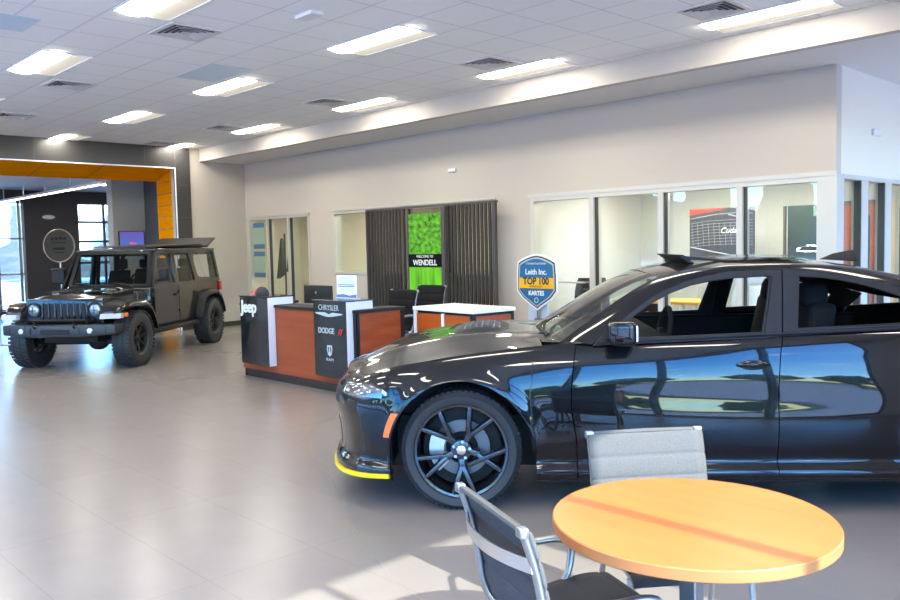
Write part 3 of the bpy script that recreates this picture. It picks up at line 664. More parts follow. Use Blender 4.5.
for sg in (1, -1):
    for nm, o_, i_ in (('front_window_frame', ff_o, ff_i), ('rear_window_frame', rf_o, rf_i)):
        mb = MB(); plate(o_, [i_], TP(sg), .035, mb); fr = mb.build(nm, M_satin, sedan)
        # rubber strip just inside the opening
        cx = sum(p[0] for p in i_)/len(i_); cz = sum(p[1] for p in i_)/len(i_)
        i2 = [(p[0]+(cx-p[0])*.03, p[1]+(cz-p[1])*.06) for p in i_]
        mb = MB(); plate(i_, [i2], TP(sg, -.012), .015, mb); mb.build('rubber_seal', M_dark, fr)
        # the side windows are wound down
    # B pillar seam backing
    mb = MB(); mb.hexa([Q(1.88, sg*.79, 1.0), Q(1.98, sg*.79, 1.0), Q(1.98, sg*.83, 1.0), Q(1.88, sg*.83, 1.0)], [Q(1.92, sg*.64, 1.41), Q(2.0, sg*.64, 1.41), Q(2.0, sg*.68, 1.41), Q(1.92, sg*.68, 1.41)]); mb.build('pillar', M_int, sedan)
    # mirror
    mb = MB(); bm = bmesh.new(); bmesh.ops.create_cube(bm, size=1)
    for v in bm.verts:
        sx = 1 if v.co.x > 0 else -1
        v.co = Vector((-(.955)+v.co.x*.155, sg*(.965+v.co.y*.20), 1.075+v.co.z*(.115 if v.co.y*sg < 0 else .145)))
    bmesh.ops.bevel(bm, geom=bm.edges[:], offset=.04, segments=4, affect='EDGES', profile=.6)
    mb.bmadd(bm); mi = mb.build('side_mirror', M_paint, sedan, smooth=True, sharp=60)
    MB().box(-1.038, -1.030, sg*.965-.075, sg*.965+.075, 1.03, 1.12).build('mirror_glass', M_chrome, mi)
    MB().hexa([Q(.90, sg*.83, 1.0), Q(1.0, sg*.83, 1.0), Q(.99, sg*.93, 1.03), Q(.92, sg*.93, 1.03)], [Q(.90, sg*.83, 1.03), Q(1.0, sg*.83, 1.03), Q(.99, sg*.93, 1.06), Q(.92, sg*.93, 1.06)], .006).build('mirror_foot', M_satin, mi)
    MB().tube([Q(.82, sg*.868, 1.008), Q(1.3, sg*.865, 1.022), Q(1.9, sg*.862, 1.045), Q(2.5, sg*.86, 1.062), Q(2.95, sg*.86, 1.075)], .008, 8).build('belt_trim', M_satin, sedan, smooth=True)
# dark inner body, wheel wells, cabin
mb = MB().box(-3.9, .55, -.58, .58, .19, .52); mb.box(-.60, .60, -.5, .5, .50, .70)
for sg in (1, -1):
    mb.box(-2.58, -.48, sg*.58, sg*.87, .185, .30); mb.box(-4.0, -3.55, sg*.58, sg*.83, .2, .5)
    for aw in (0, 3.052):
        for k in range(18):
            a0 = PI*(k-1)/16; a1 = PI*k/16; r = .432
            mb.hexa([Q(aw-r*math.cos(a0), sg*.55, .364+r*math.sin(a0)), Q(aw-r*math.cos(a1), sg*.55, .364+r*math.sin(a1)), Q(aw-r*math.cos(a1), sg*.915, .364+r*math.sin(a1)), Q(aw-r*math.cos(a0), sg*.915, .364+r*math.sin(a0))],
                    [Q(aw-(r+.02)*math.cos(a0), sg*.55, .364+(r+.02)*math.sin(a0)), Q(aw-(r+.02)*math.cos(a1), sg*.55, .364+(r+.02)*math.sin(a1)), Q(aw-(r+.02)*math.cos(a1), sg*.915, .364+(r+.02)*math.sin(a1)), Q(aw-(r+.02)*math.cos(a0), sg*.915, .364+(r+.02)*math.sin(a0))]) if k < 17 else None
mb.build('underbody', M_dark, sedan)
mb = MB().box(-1.12, -.62, -.76, .76, .70, 1.0, .05); mb.box(-1.30, -1.05, -.70, .70, .75, 1.02, .05); dash = mb.build('dashboard', M_int, sedan, smooth=True)
for sg in (1, -1): MB().box(-2.95, -.8, sg*.80, sg*.84, .5, 1.02, .02).build('door_card', M_int, sedan)
mb = MB(); mb.tube([(-1.30+.02*math.cos(t)*0-.075*math.sin(t)*.45, .37+.185*math.cos(t), 1.0+.17*math.sin(t)) for t in [2*PI*k/28 for k in range(28)]], .016, 8, closed=True); mb.box(-1.31, -1.27, .33, .41, .93, 1.04, .01); mb.box(-1.30, -1.28, .20, .54, .985, 1.01); mb.build('steering_wheel', M_int, sedan, smooth=True)
def seat(a, y, name):
    mb = MB(); R = Matrix.Rotation(math.radians(0), 3, 'X')
    mb.box(-a-.02, -a+.50, y-.26, y+.26, .42, .62, .06)
    mb.hexa([Q(a-.02, y-.25, .55), Q(a-.02, y+.25, .55), Q(a+.16, y+.24, .55), Q(a+.16, y-.24, .55)], [Q(a+.10, y-.20, 1.20), Q(a+.10, y+.20, 1.20), Q(a+.27, y+.19, 1.19), Q(a+.27, y-.19, 1.19)], .04)
    s = mb.build(name, M_int, sedan, smooth=True, sharp=60)
    mb = MB().hexa([Q(a+.08, y-.14, 1.15), Q(a+.08, y+.14, 1.15), Q(a+.24, y+.13, 1.15), Q(a+.24, y-.13, 1.15)], [Q(a+.10, y-.11, 1.325), Q(a+.10, y+.11, 1.325), Q(a+.25, y+.10, 1.32), Q(a+.25, y-.10, 1.32)], .05)
    mb.build('headrest', M_int, s, smooth=True, sharp=60); return s
seat(2.07, .37, 'front_seat'); seat(2.07, -.37, 'front_seat')
mb = MB().box(-3.35, -2.75, -.62, .62, .42, .62, .06); mb.hexa([Q(3.2, -.62, .55), Q(3.2, .62, .55), Q(3.35, .62, .55), Q(3.35, -.62, .55)], [Q(3.38, -.55, 1.1), Q(3.38, .55, 1.1), Q(3.5, .55, 1.1), Q(3.5, -.55, 1.1)], .04); mb.box(-3.4, -3.28, .25, .5, 1.08, 1.2, .03); mb.build('rear_seat', M_int, sedan, smooth=True, sharp=60)
MB().tube([Q(1.97, .66, 1.33), Q(2.0, .60, 1.0), Q(1.95, .56, .7)], .018, 6, sx=.3).build('seat_belt', M_satin, sedan)
MB().box(-1.30, -1.27, -.10, .10, 1.28, 1.34, .01).build('rear_view_mirror', M_dark, sedan)
# wheels
def make_wheel(parent, a, sg, R=.364, Wd=.245, rimr=.283):
    yc = .93 if sg > 0 else -.93        # outer face
    r0 = empty('wheel', Q(a, 0, .364)); r0.parent = parent
    o = sg*.925; i = sg*(.925-Wd)
    def y(d): return o-sg*d
    mb = MB().lathe([(rimr, y(.012)), (rimr+.012, y(.002)), (rimr+.05, y(-.004)), (R-.028, y(.004)), (R-.008, y(.022)), (R, y(.045)), (R, y(Wd-.045)), (R-.01, y(Wd-.02)), (rimr+.04, y(Wd)), (rimr, y(Wd-.012)), (rimr, y(.012))], 72, 'y')
    tz = mb.build('tire', M_rub, r0, smooth=True, sharp=35)
    tr = MB()
    for k in range(64):
        an = 2*PI*k/64
        for (d0, d1, tw) in ((.03, .085, .03), (Wd-.085, Wd-.03, -.03)):
            Rm = Matrix.Rotation(an, 3, 'Y'); 
            pts = [Vector((-.007, y(d0), R-.004)), Vector((.007, y(d0), R-.004)), Vector((.007, y(d1), R-.004)), Vector((-.007, y(d1), R-.004))]
            tr.hexa([Rm @ p for p in pts], [Rm @ (p+Vector((0, 0, .007))) for p in pts])
    tr.build('tread_block', M_rub, tz)['kind'] = 'stuff'
    rim = MB().lathe([(rimr+.004, y(.004)), (rimr+.004, y(.014)), (rimr-.014, y(.018)), (rimr-.022, y(.05)), (rimr-.03, y(.2)), (rimr-.018, y(.2)), (rimr-.008, y(.05)), (rimr, y(.014)), (rimr+.004, y(.004))], 72, 'y')
    # ten spokes joined in five pairs
    ends = [118, 150, 190, 217, 259, 287, 333, 1.5, 45, 78]
    def sp(p0, p1, w0, w1, d0, d1):
        dx, dz = p1[0]-p0[0], p1[1]-p0[1]; l = math.hypot(dx, dz); nx, nz = -dz/l, dx/l
        f = lambda p, w, d: Vector((p[0]+nx*w, y(d), p[1]+nz*w))
        t = .55
        rim.hexa([f(p0, -w0, d0+.035), f(p0, w0, d0+.035), f(p1, w1, d1+.03), f(p1, -w1, d1+.03)], [f(p0, -w0*t, d0), f(p0, w0*t, d0), f(p1, w1*t, d1), f(p1, -w1*t, d1)], .002)
    for k in range(5):
        e0, e1 = ends[2*k], ends[2*k+1]
        d = ((e1-e0+540) % 360)-180; mid = math.radians(e0+d/2)
        jx = lambda r, an: (-sg*0+(-r*math.cos(an) if False else r*math.cos(an)*(-1 if sg > 0 else 1)), r*math.sin(an))
        mj = jx(.112, mid); sp(jx(.035, mid), mj, .030, .029, .045, .030)
        for e in (e0, e1): sp(jx(.100, mid+(math.radians(e)-mid)*.15), jx(rimr-.012, math.radians(e)), .0215, .0195, .030, .012)
    rim.lathe([(0, y(.035)), (.04, y(.036)), (.06, y(.042)), (.068, y(.055)), (.068, y(.1))], 30, 'y')
    ro = rim.build('rim', M_rim, r0, smooth=True, sharp=30)
    MB().lathe([(0, y(.028)), (.022, y(.029)), (.028, y(.034)), (.028, y(.04))], 24, 'y').build('centre_cap', M_chrome, ro, smooth=True)
    lug = MB()
    for k in range(5):
        an = math.radians(98+72*k); lug.tube([(.052*math.cos(an), y(.06), .052*math.sin(an)), (.052*math.cos(an), y(.034), .052*math.sin(an))], .0095, 8)
    lug.build('lug_nut', M_chrome, ro, smooth=True)
    MB().lathe([(.10, y(.115)), (.172, y(.115)), (.172, y(.14)), (.10, y(.14)), (.10, y(.115))], 48, 'y').build('brake_disc', M_disc, r0, smooth=True)
    cal = MB(); 
    for q0, q1, rr0, rr1 in ((-45, 35, .11, .20),): 
        cal.grid(lambda u, v: ((rr0+(rr1-rr0)*v)*math.cos(math.radians(q0+(q1-q0)*u))*(-1 if sg > 0 else 1)*-1, y(.085+.01*v), (rr0+(rr1-rr0)*v)*math.sin(math.radians(q0+(q1-q0)*u))), 12, 4)
    cal.build('caliper', M_steel, r0)
    MB().lathe([(.01, y(.15)), (.24, y(.15))], 32, 'y').build('dust_shield', M_dark, r0)
    return r0
for a in (0, 3.052):
    for sg in (1, -1): make_wheel(sedan, a, sg)

# ================================================================== THE OFF-ROADER (built at 0.93 of nominal size: it matches its wheelbase here)
suv = empty('offroad_suv', (-12.09, 4.29, 0), math.radians(-49), 'black boxy four-door off-road SUV with round headlights and raised rear glass by the portal', 'car')
K = .93
class JB(MB):
    def build(s, name, m, parent=None, **k):
        s.v = [(x*K, y*K, z*K) for x, y, z in s.v]; return MB.build(s, name, m, parent, **k)
# tub: side profile with wheel arches cut by stepping the lower edge
mb = JB(); mb.box(-3.72, -.72, -.76, .76, .50, 1.16, .02); mb.build('body_tub', M_jpaint, suv, smooth=True, sharp=30)
mb = JB(); mb.box(-3.55, .35, -.42, .42, .40, .62, .02); mb.box(-.05, .05, -.78, .78, .34, .42, .02); mb.box(-3.06, -2.96, -.78, .78, .34, .42, .02); mb.ell((0, .25, .38), (.14, .16, .13)); mb.ell((-3.0, 0, .38), (.14, .16, .13)); mb.build('chassis', M_dark, suv, smooth=True, sharp=40)
# engine bay and hood
mb = JB(); mb.hexa([(-.75, -.66, .6), (.42, -.56, .6), (.42, .56, .6), (-.75, .66, .6)], [(-.75, -.70, 1.10), (.42, -.585, 1.06), (.42, .585, 1.06), (-.75, .70, 1.10)], .02); mb.build('engine_bay', M_jpaint, suv, smooth=True, sharp=30)
mb = JB()
def hd(u, v):
    x = -.74+1.20*u; q = v*2-1; hw = .71-.115*u; z = 1.155-.055*u-.05*max(0, u-.82)/.18
    return (x, q*hw, z-.055*abs(q)**5+.022*math.exp(-(q/.42)**6)*(1-u**6))
mb.grid(hd, 20, 27); hood = mb.build('hood', M_jpaint, suv, smooth=True, sharp=None)
mb = JB(); mb.box(-.12, .16, .16, .46, 1.145, 1.158, .004); mb.box(-.12, .16, -.46, -.16, 1.145, 1.158, .004); mb.build('hood_vent', M_dark, hood)
# grille with seven slots
mb = JB(); mb.box(.40, .47, -.60, .60, .66, 1.07, .02)
gr = mb.build('grille', M_jpaint, suv, smooth=True, sharp=30)
for k in range(7):
    y = (k-3)*.098; mb = JB(); mb.box(.455, .478, y-.028, y+.028, .73, 1.0, .01); mb.build('grille_slot', M_dark, gr)
mb = JB()
for k in range(8): y = (k-3.5)*.098; mb.box(.468, .485, y-.012, y+.012, .72, 1.01, .004)
mb.build('grille_bar', M_jpaint, gr)
for sg in (1, -1):
    mb = JB().lathe([(0, .515), (.06, .512), (.092, .49), (.10, .47)], 28, 'x', (0, sg*.475, .90)); h = mb.build('headlight', M_lens, suv, smooth=True)
    mb = JB().lathe([(.095, .47), (.095, .505), (.112, .505), (.116, .46)], 28, 'x', (0, sg*.475, .90)); mb.build('headlight_ring', M_satin, h, smooth=True)
    mb = JB().box(.505, .52, sg*.475-.05, sg*.475+.05, .893, .907); mb.box(.505, .518, sg*.475-.006, sg*.475+.006, .85, .95); mb.build('lamp_divider', M_dark, h)
# front bumper
mb = JB(); mb.box(.56, .76, -.46, .46, .52, .70, .03)
for sg in (1, -1): mb.hexa([(.56, sg*.45, .54), (.76, sg*.45, .53), (.66, sg*.86, .55), (.42, sg*.86, .56)], [(.56, sg*.45, .70), (.76, sg*.45, .70), (.66, sg*.86, .70), (.42, sg*.86, .70)], .02)
bp = mb.build('front_bumper', mat('bumper_grey_plastic', (.022, .024, .028), .45), suv, smooth=True, sharp=30)
mb = JB(); mb.box(.755, .77, -.22, .22, .57, .64, .004); mb.build('licence_recess', M_dark, bp)
for sg in (1, -1):
    mb = JB(); mb.hexa([(.73, sg*.36, .57), (.765, sg*.36, .57), (.69, sg*.74, .575), (.65, sg*.74, .575)], [(.73, sg*.36, .66), (.765, sg*.36, .66), (.69, sg*.74, .665), (.65, sg*.74, .665)]); mb.build('fog_recess', M_dark, bp)
    JB().lathe([(0, .762), (.035, .758), (.042, .74)], 20, 'x', (0, sg*.52, .615)).build('fog_lamp', mat('fog_lens', (.6, .62, .65), .1, .3), bp, smooth=True)
    JB().tube([(.70, sg*.30, .70), (.78, sg*.30, .74), (.80, sg*.30, .69), (.76, sg*.30, .66)], .014, 8).build('tow_hook', M_dark, bp, smooth=True)
mb = JB(); mb.tube([(.62, -.42, .70), (.66, -.42, .76), (.66, .42, .76), (.62, .42, .70)], .02, 8); mb.build('bumper_hoop', M_dark, bp, smooth=True)
# flared fenders
def flare(x0, sg, front):
    mb = JB(); path = [(x0+.60, .865), (x0+.55, .915), (x0+.40, .98), (x0+.2, 1.0), (x0-.25, .985), (x0-.42, .90), (x0-.52, .74), (x0-.60, .58)] if front else [(x0+.58, .58), (x0+.50, .80), (x0+.36, .95), (x0+.15, 1.0), (x0-.2, 1.0), (x0-.38, .92), (x0-.50, .76), (x0-.56, .62)]
    yi, yo = sg*(.60 if front else .74), sg*.935; V = []
    for x, z in path: yo = sg*(.935-(.10*max(0, (x-x0-.40)/.22) if front else 0)); V += [(x, yi, z+.02), (x, yo-sg*.03, z+.01), (x, yo, z-.03), (x, yo, z-.075), (x, yo-sg*.05, z-.07), (x, yi, z-.03)]
    n = 6; Fc = [(i*n+k, (i+1)*n+k, (i+1)*n+(k+1) % n, i*n+(k+1) % n) for i in range(len(path)-1) for k in range(n)]+[tuple(range(n)), tuple(range((len(path)-1)*n+n-1, (len(path)-1)*n-1, -1))]
    mb.add(V, Fc); return mb.build('fender', M_jpaint if front else M_dark, suv, smooth=True, sharp=40)
for sg in (1, -1):
    f = flare(0, sg, True); flare(-3.008, sg, False)
    JB().hexa([(.60, sg*.62, .775), (.68, sg*.64, .775), (.60, sg*.92, .775), (.52, sg*.93, .775)], [(.58, sg*.62, .85), (.65, sg*.64, .85), (.575, sg*.92, .85), (.50, sg*.93, .85)], .008).build('daytime_lamp', mat('pale_lamp_lens', (.42, .45, .50), .2, .3), f)
    JB().box(.40, .50, sg*.925, sg*.94, .79, .85, .004).build('side_marker', M_or, f, label='orange side marker')
    mb = JB(); mb.box(-.72, -.42, sg*.62, sg*.70, .60, 1.12, .02); mb.build('cowl_side', M_jpaint, suv, smooth=True, sharp=30)
    # doors
    for nm, x0, x1 in (('front_door', -1.72, -.80), ('rear_door', -2.56, -1.74)):
        mb = JB(); pts = [(x0, .56), (x1, .56), (x1, 1.15), (x0, 1.15)] if nm[0] == 'f' else [(x0+.12, .56), (x1, .56), (x1, 1.15), (x0-.02, 1.15), (x0-.02, .98), (x0+.06, .8)]
        plate(pts, [], lambda a, z, d: (a, sg*(.80-d), z), .05, mb); dr = mb.build(nm, M_jpaint, suv)
        JB().box(x0+.05, x0+.22, sg*.80, sg*.835, .98, 1.02, .008).build('door_handle', M_dark, dr, smooth=True)
        for z in (.72, 1.04): JB().box(x1-.03, x1+.05, sg*.79, sg*.825, z-.025, z+.025, .006).build('hinge', M_dark, dr)
        # upper frame and pane
        ty = lambda z: .79-.16*(z-1.15)
        if nm[0] == 'f': o_, i_ = [(x0, 1.15), (x1, 1.15), (x1-.30, 1.74), (x0, 1.76)], [(x0+.06, 1.20), (x1-.10, 1.20), (x1-.34, 1.69), (x0+.06, 1.70)]
        else: o_, i_ = [(x0-.02, 1.15), (x1, 1.15), (x1, 1.76), (x0+.10, 1.76)], [(x0+.05, 1.20), (x1-.06, 1.20), (x1-.06, 1.70), (x0+.15, 1.70)]
        mb = JB(); plate(o_, [i_], lambda a, z, d: (a, sg*(ty(z)-d), z), .04, mb); mb.build('window_frame', M_jpaint, dr)
        mb = JB(); mb.add([(p[0], sg*(ty(p[1])-.02), p[1]) for p in i_], [(0, 1, 2, 3)]); mb.build('pane', glass_mat('suv_glass', (.62, .66, .66)), dr, recalc=False)
    JB().box(-2.45, -.62, sg*.74, sg*.86, .42, .50, .02).build('side_step', M_dark, suv, smooth=True, sharp=30)
    # rear quarter frame
    o_, i_ = [(-3.70, 1.15), (-2.58, 1.15), (-2.47, 1.76), (-3.66, 1.78)], [(-3.60, 1.22), (-2.66, 1.22), (-2.56, 1.70), (-3.58, 1.72)]
    mb = JB(); plate(o_, [i_], lambda a, z, d: (a, sg*(.79-.16*(z-1.15)-d), z), .04, mb); q = mb.build('rear_side_frame', M_jpaint, suv)
    mb = JB(); mb.add([(p[0], sg*(.77-.16*(p[1]-1.15)), p[1]) for p in i_], [(0, 1, 2, 3)]); mb.build('pane', glass_mat('suv_side_glass', (.85, .9, .9)), q, recalc=False)
    JB().box(-3.76, -3.66, sg*.70, sg*.80, .96, 1.14, .01).build('tail_light', M_red, suv, label='red tail light')
    # mirror
    mb = JB(); mb.box(-1.03, -.90, sg*.82, sg*.97, 1.26, 1.47, .03); mi = mb.build('side_mirror', M_dark, suv, smooth=True, sharp=40)
    JB().box(-1.00, -.94, sg*.78, sg*.88, 1.25, 1.29, .01).build('mirror_foot', M_dark, mi); JB().box(-1.037, -1.028, sg*.895-.06, sg*.895+.06, 1.29, 1.44).build('mirror_glass', mat('mirror_glass', (.5, .55, .6), .05, 1), mi)
    # interior seats
    mb = JB(); mb.box(-1.9, -1.4, sg*.38-.24, sg*.38+.24, .75, .92, .05); mb.hexa([(-1.88, sg*.38-.22, .9), (-1.75, sg*.38-.22, .9), (-1.75, sg*.38+.22, .9), (-1.88, sg*.38+.22, .9)], [(-2.06, sg*.38-.18, 1.42), (-1.96, sg*.38-.18, 1.42), (-1.96, sg*.38+.18, 1.42), (-2.06, sg*.38+.18, 1.42)], .03); mb.box(-2.08, -1.99, sg*.38-.12, sg*.38+.12, 1.44, 1.62, .03); mb.build('front_seat', M_int, suv, smooth=True, sharp=60)
mb = JB(); mb.box(-2.95, -2.45, -.60, .60, .75, .92, .05); mb.hexa([(-2.92, -.60, .9), (-2.80, -.60, .9), (-2.80, .60, .9), (-2.92, .60, .9)], [(-3.06, -.58, 1.42), (-2.96, -.58, 1.42), (-2.96, .58, 1.42), (-3.06, .58, 1.42)], .03)
for y in (-.38, .38): mb.box(-3.08, -2.98, y-.13, y+.13, 1.44, 1.60, .03)
mb.build('rear_seat', M_int, suv, smooth=True, sharp=60)
mb = JB()
for x in (-1.72, -2.60): mb.tube([(x, -.66, 1.1), (x, -.62, 1.66), (x, -.5, 1.72), (x, .5, 1.72), (x, .62, 1.66), (x, .66, 1.1)], .035, 8)
for sg in (1, -1): mb.tube([(-1.15, sg*.58, 1.70), (-3.5, sg*.60, 1.70)], .035, 8)
mb.build('roll_bar', M_int, suv, smooth=True)
mb = JB(); o_, i_ = [(-.72, 1.15), (.72, 1.15), (.66, 1.76), (-.66, 1.76)], [(-.60, 1.22), (.60, 1.22), (.55, 1.70), (-.55, 1.70)]
plate(o_, [i_], lambda a, z, d: (-3.70+d, a, z), .05, mb); mb.build('tailgate_frame', M_jpaint, suv)
# windshield
pl = lambda a, z: (-.84-.25*(z-1.17)/.58, a, z)
o_, i_ = [(-.70, 1.15), (.70, 1.15), (.64, 1.76), (-.64, 1.76)], [(-.63, 1.22), (.63, 1.22), (.58, 1.70), (-.58, 1.70)]
mb = JB(); plate(o_, [i_], lambda a, z, d: (pl(a, z)[0]-d, a, z), .05, mb); wsf = mb.build('windshield_frame', M_jpaint, suv)
mb = JB(); mb.add([(pl(p[0], p[1])[0]-.02, p[0], p[1]) for p in i_], [(0, 1, 2, 3)]); mb.build('windshield', glass_mat('suv_windshield', (.62, .70, .68), .3), wsf, recalc=False)
for y in (.30, -.32): JB().tube([(-.76, y+.16, 1.17), (-.80, y+.05, 1.21), (-.83, y-.22, 1.24)], .012, 6).build('wiper', M_dark, wsf)
JB().box(-1.02, -.80, -.68, .68, 1.10, 1.20, .03).build('dashboard', M_int, suv)
mb = JB(); mb.tube([(-1.22+.05*math.sin(t), .38+.18*math.cos(t), 1.22+.17*math.sin(t)) for t in [2*PI*k/24 for k in range(24)]], .016, 8, closed=True); mb.build('steering_wheel', M_int, suv, smooth=True)
# roof, folded-back roof panel, lifted rear glass
mb = JB(); mb.grid(lambda u, v: (-1.12-2.56*u, (v*2-1)*.70, 1.775+.045*(1-(v*2-1)**4)*(1-(u*2-1)**8)), 14, 15); mb.box(-3.68, -1.12, -.70, .70, 1.745, 1.782, .008); mb.build('roof', M_jpaint, suv, smooth=True, sharp=40)
mb = JB(); mb.hexa([(-1.5, -.62, 1.82), (-1.5, .62, 1.82), (-3.3, .62, 1.82), (-3.3, -.62, 1.82)], [(-1.6, -.60, 1.845), (-1.6, .60, 1.845), (-3.3, .60, 1.875), (-3.3, -.60, 1.875)], .01); mb.build('folded_roof_panel', M_dark, suv, smooth=True, sharp=30)
mb = JB(); mb.hexa([(-3.50, -.64, 1.80), (-3.50, .64, 1.80), (-4.12, .56, 1.98), (-4.12, -.56, 1.98)], [(-3.50, -.64, 1.84), (-3.50, .64, 1.84), (-4.12, .56, 2.0), (-4.12, -.56, 2.0)], .006); mb.build('lifted_rear_glass', M_dark, suv)
mb = JB(); mb.box(-3.76, -3.71, -.70, .70, .55, 1.15, .01); mb.lathe([(.0, -3.80), (.38, -3.80), (.41, -3.84), (.41, -3.98), (.36, -4.02), (.0, -4.0)], 36, 'x', (0, -.05, .95)); mb.build('tailgate', M_dark, suv, smooth=True, sharp=40)
JB().box(-3.92, -3.70, -.80, .80, .50, .66, .03).build('rear_bumper', M_dark, suv, smooth=True, sharp=30)
MB().box(0, .001, 0, .001, 0, .001) if False else None
def suv_wheel(x, sg):
    r0 = empty('wheel', (x*K, 0, .42*K)); r0.parent = suv; R = .42*K; Wd = .27*K; o = sg*.94*K; y = lambda d: o-sg*d; rr = .225*K
    mb = MB().lathe([(rr, y(.03)), (rr+.02, y(.006)), (R-.07, y(-.006)), (R-.02, y(.012)), (R, y(.04)), (R, y(Wd-.04)), (R-.02, y(Wd)), (rr+.02, y(Wd)), (rr, y(Wd-.02)), (rr, y(.03))], 60, 'y'); t = mb.build('tire', M_rub, r0, smooth=True, sharp=35)
    tr = MB()
    for k in range(44):
        an = 2*PI*k/44; Rm = Matrix.Rotation(an, 3, 'Y')
        for d0, d1, sk in ((-.004, .07, .0), (.09, .16, .07), (Wd-.07, Wd, .0)):
            pts = [Vector((-.017, y(d0), R-.008)), Vector((.017, y(d0), R-.008)), Vector((.017, y(d1), R-.008)), Vector((-.017, y(d1), R-.008))]
            Rk = Matrix.Rotation(an+sk, 3, 'Y'); tr.hexa([Rk @ p for p in pts], [Rk @ (p+Vector((0, 0, .018))) for p in pts])
    tr.build('tread_block', M_rub, t)['kind'] = 'stuff'
    rim = MB().lathe([(rr+.004, y(.022)), (rr+.004, y(.032)), (rr-.018, y(.036)), (rr-.03, y(.08)), (rr-.03, y(.2)), (rr, y(.2)), (rr-.0, y(.034)), (rr+.004, y(.022))], 48, 'y')
    for k in range(7):
        an = 2*PI*k/7+.2; c, s_ = math.cos(an), math.sin(an); nx, nz = -s_, c
        f = lambda r, w, d: (r*c+nx*w, y(d), r*s_+nz*w)
        rim.hexa([f(.04, -.022, .09), f(.04, .022, .09), f(rr-.01, .026, .07), f(rr-.01, -.026, .07)], [f(.04, -.015, .055), f(.04, .015, .055), f(rr-.01, .017, .038), f(rr-.01, -.017, .038)], .002)
    rim.lathe([(0, y(.045)), (.045, y(.047)), (.065, y(.065)), (.065, y(.1))], 24, 'y')
    ro = rim.build('rim', M_rimb, r0, smooth=True, sharp=30)
    MB().lathe([(0, y(.04)), (.03, y(.042)), (.036, y(.05))], 20, 'y').build('centre_cap', M_satin, ro, smooth=True)
    MB().lathe([(.01, y(.11)), (.15, y(.11)), (.15, y(.13))], 32, 'y').build('brake_disc', M_disc, r0)
for x in (0, -3.008):
    for sg in (1, -1): suv_wheel(x, sg)

# ================================================================== RECEPTION
DX = Matrix.Rotation(PI/2, 4, 'X')          # text facing -y
def TX(x, y, z): return Matrix.Translation((x, y, z)) @ DX
desk = empty('reception_desk', (-9.47, 5.34, 0), 0, 'long cherry wood reception counter with dark cap and dark kick plate', 'counter')
mb = MB().box(0, 2.42, 0, .03, .10, .90); mb.build('front_panel', M_wood, desk)
mb = MB().box(2.39, 2.42, 0.03, .66, .10, .90, .0); mb.build('side_panel', M_wood, desk)
mb = MB().box(0, .03, .03, .66, .10, .90); mb.build('side_panel', M_wood, desk)
mb = MB().box(.02, 2.41, .015, .05, 0, .10); mb.box(2.37, 2.405, .015, .66, 0, .10); mb.box(.02, .05, .015, .66, 0, .10); mb.build('toe_kick', M_blk, desk)
mb = MB().box(-.01, 2.44, -.02, .30, .90, .935, .004); mb.box(2.14, 2.44, .30, .68, .90, .935, .004); mb.box(-.01, .29, .30, .68, .90, .935, .004); mb.build('cap', M_dark, desk)
mb = MB().box(2.415, 2.432, -.012, .035, .0, .90); mb.box(2.37, 2.432, -.014, .0, .0, .90); mb.build('corner_trim', M_dark, desk); MB().box(2.415, 2.432, .62, .67, .0, .90).build('corner_trim', M_dark, desk)
mb = MB().box(.03, 2.38, .03, .66, .72, .75); mb.build('work_surface', M_wht, desk)
def kiosk(x0, x1, y, lab, m):
    k = empty('brand_panel', ((x0+x1)/2, y, 0), 0, lab, 'display panel', 'brand panels on the front of the reception counter'); w2 = (x1-x0)/2
    MB().grid(lambda u, v: (-w2+2*w2*u, -.012*math.sin(PI*u)-.10, .19+.835*v), 13, 2).add([(-w2, -.10, .19), (w2, -.10, .19), (w2, -.085, .19), (-w2, -.085, .19)], [(0, 1, 2, 3)]).build('front_face', m, k, smooth=True, sharp=None)
    MB().box(-w2, w2, -.0995, -.001, .19, 1.025).build('box', M_lil, k); MB().box(-w2, w2, -.001, .26, .937, 1.025).build('upper_box', M_lil, k)
    MB().box(-w2-.005, w2+.005, -.118, .28, 1.025, 1.04, .003).build('top', M_blk, k); return k
k1 = kiosk(-9.32, -8.665, 5.339, 'tall black display panel with white raised letters at the left end of the counter', M_blk)
text('Jeep', .21, mat('raised_white', (.72, .74, .74), .35), k1, TX(-.08, -.121, .90), .006, 'lettering', bold=.005, sx=1.0)
k2 = kiosk(-7.70, -7.09, 5.339, 'dark slate display panel with silver wings and stacked logos on the counter', M_navy)
sil = mat('silver_print', (.55, .60, .64), .35, .3)
text('CHRYSLER', .085, sil, k2, TX(0, -.1145, .955), .001, 'lettering', sx=.95)
mb = MB()
for sg in (1, -1): mb.add([(0, -.1135, .885), (sg*.07, -.1130, .905), (sg*.26, -.1125, .900), (sg*.24, -.1125, .885), (sg*.12, -.1128, .868), (sg*.05, -.1130, .858), (0, -.1135, .856)], [(0, 1, 2, 3, 4, 5, 6)])
mb.build('wing_emblem', sil, k2)
text('DODGE', .085, sil, k2, TX(-.055, -.1135, .70), .001, 'lettering', bold=.002, sx=1.0)
mb = MB()
for x in (.155, .195): mb.add([(x, -.1128, .665), (x+.024, -.1128, .665), (x+.062, -.1125, .735), (x+.038, -.1125, .735)], [(0, 1, 2, 3)])
mb.build('red_stripe', M_tred, k2, label='two slanted red stripes')
mb = MB().add([(-.045, -.1135, .545), (.045, -.1135, .545), (.05, -.1135, .50), (.035, -.1135, .445), (0, -.1135, .42), (-.035, -.1135, .445), (-.05, -.1135, .50)], [tuple(range(7))]); mb.build('shield_emblem', sil, k2)
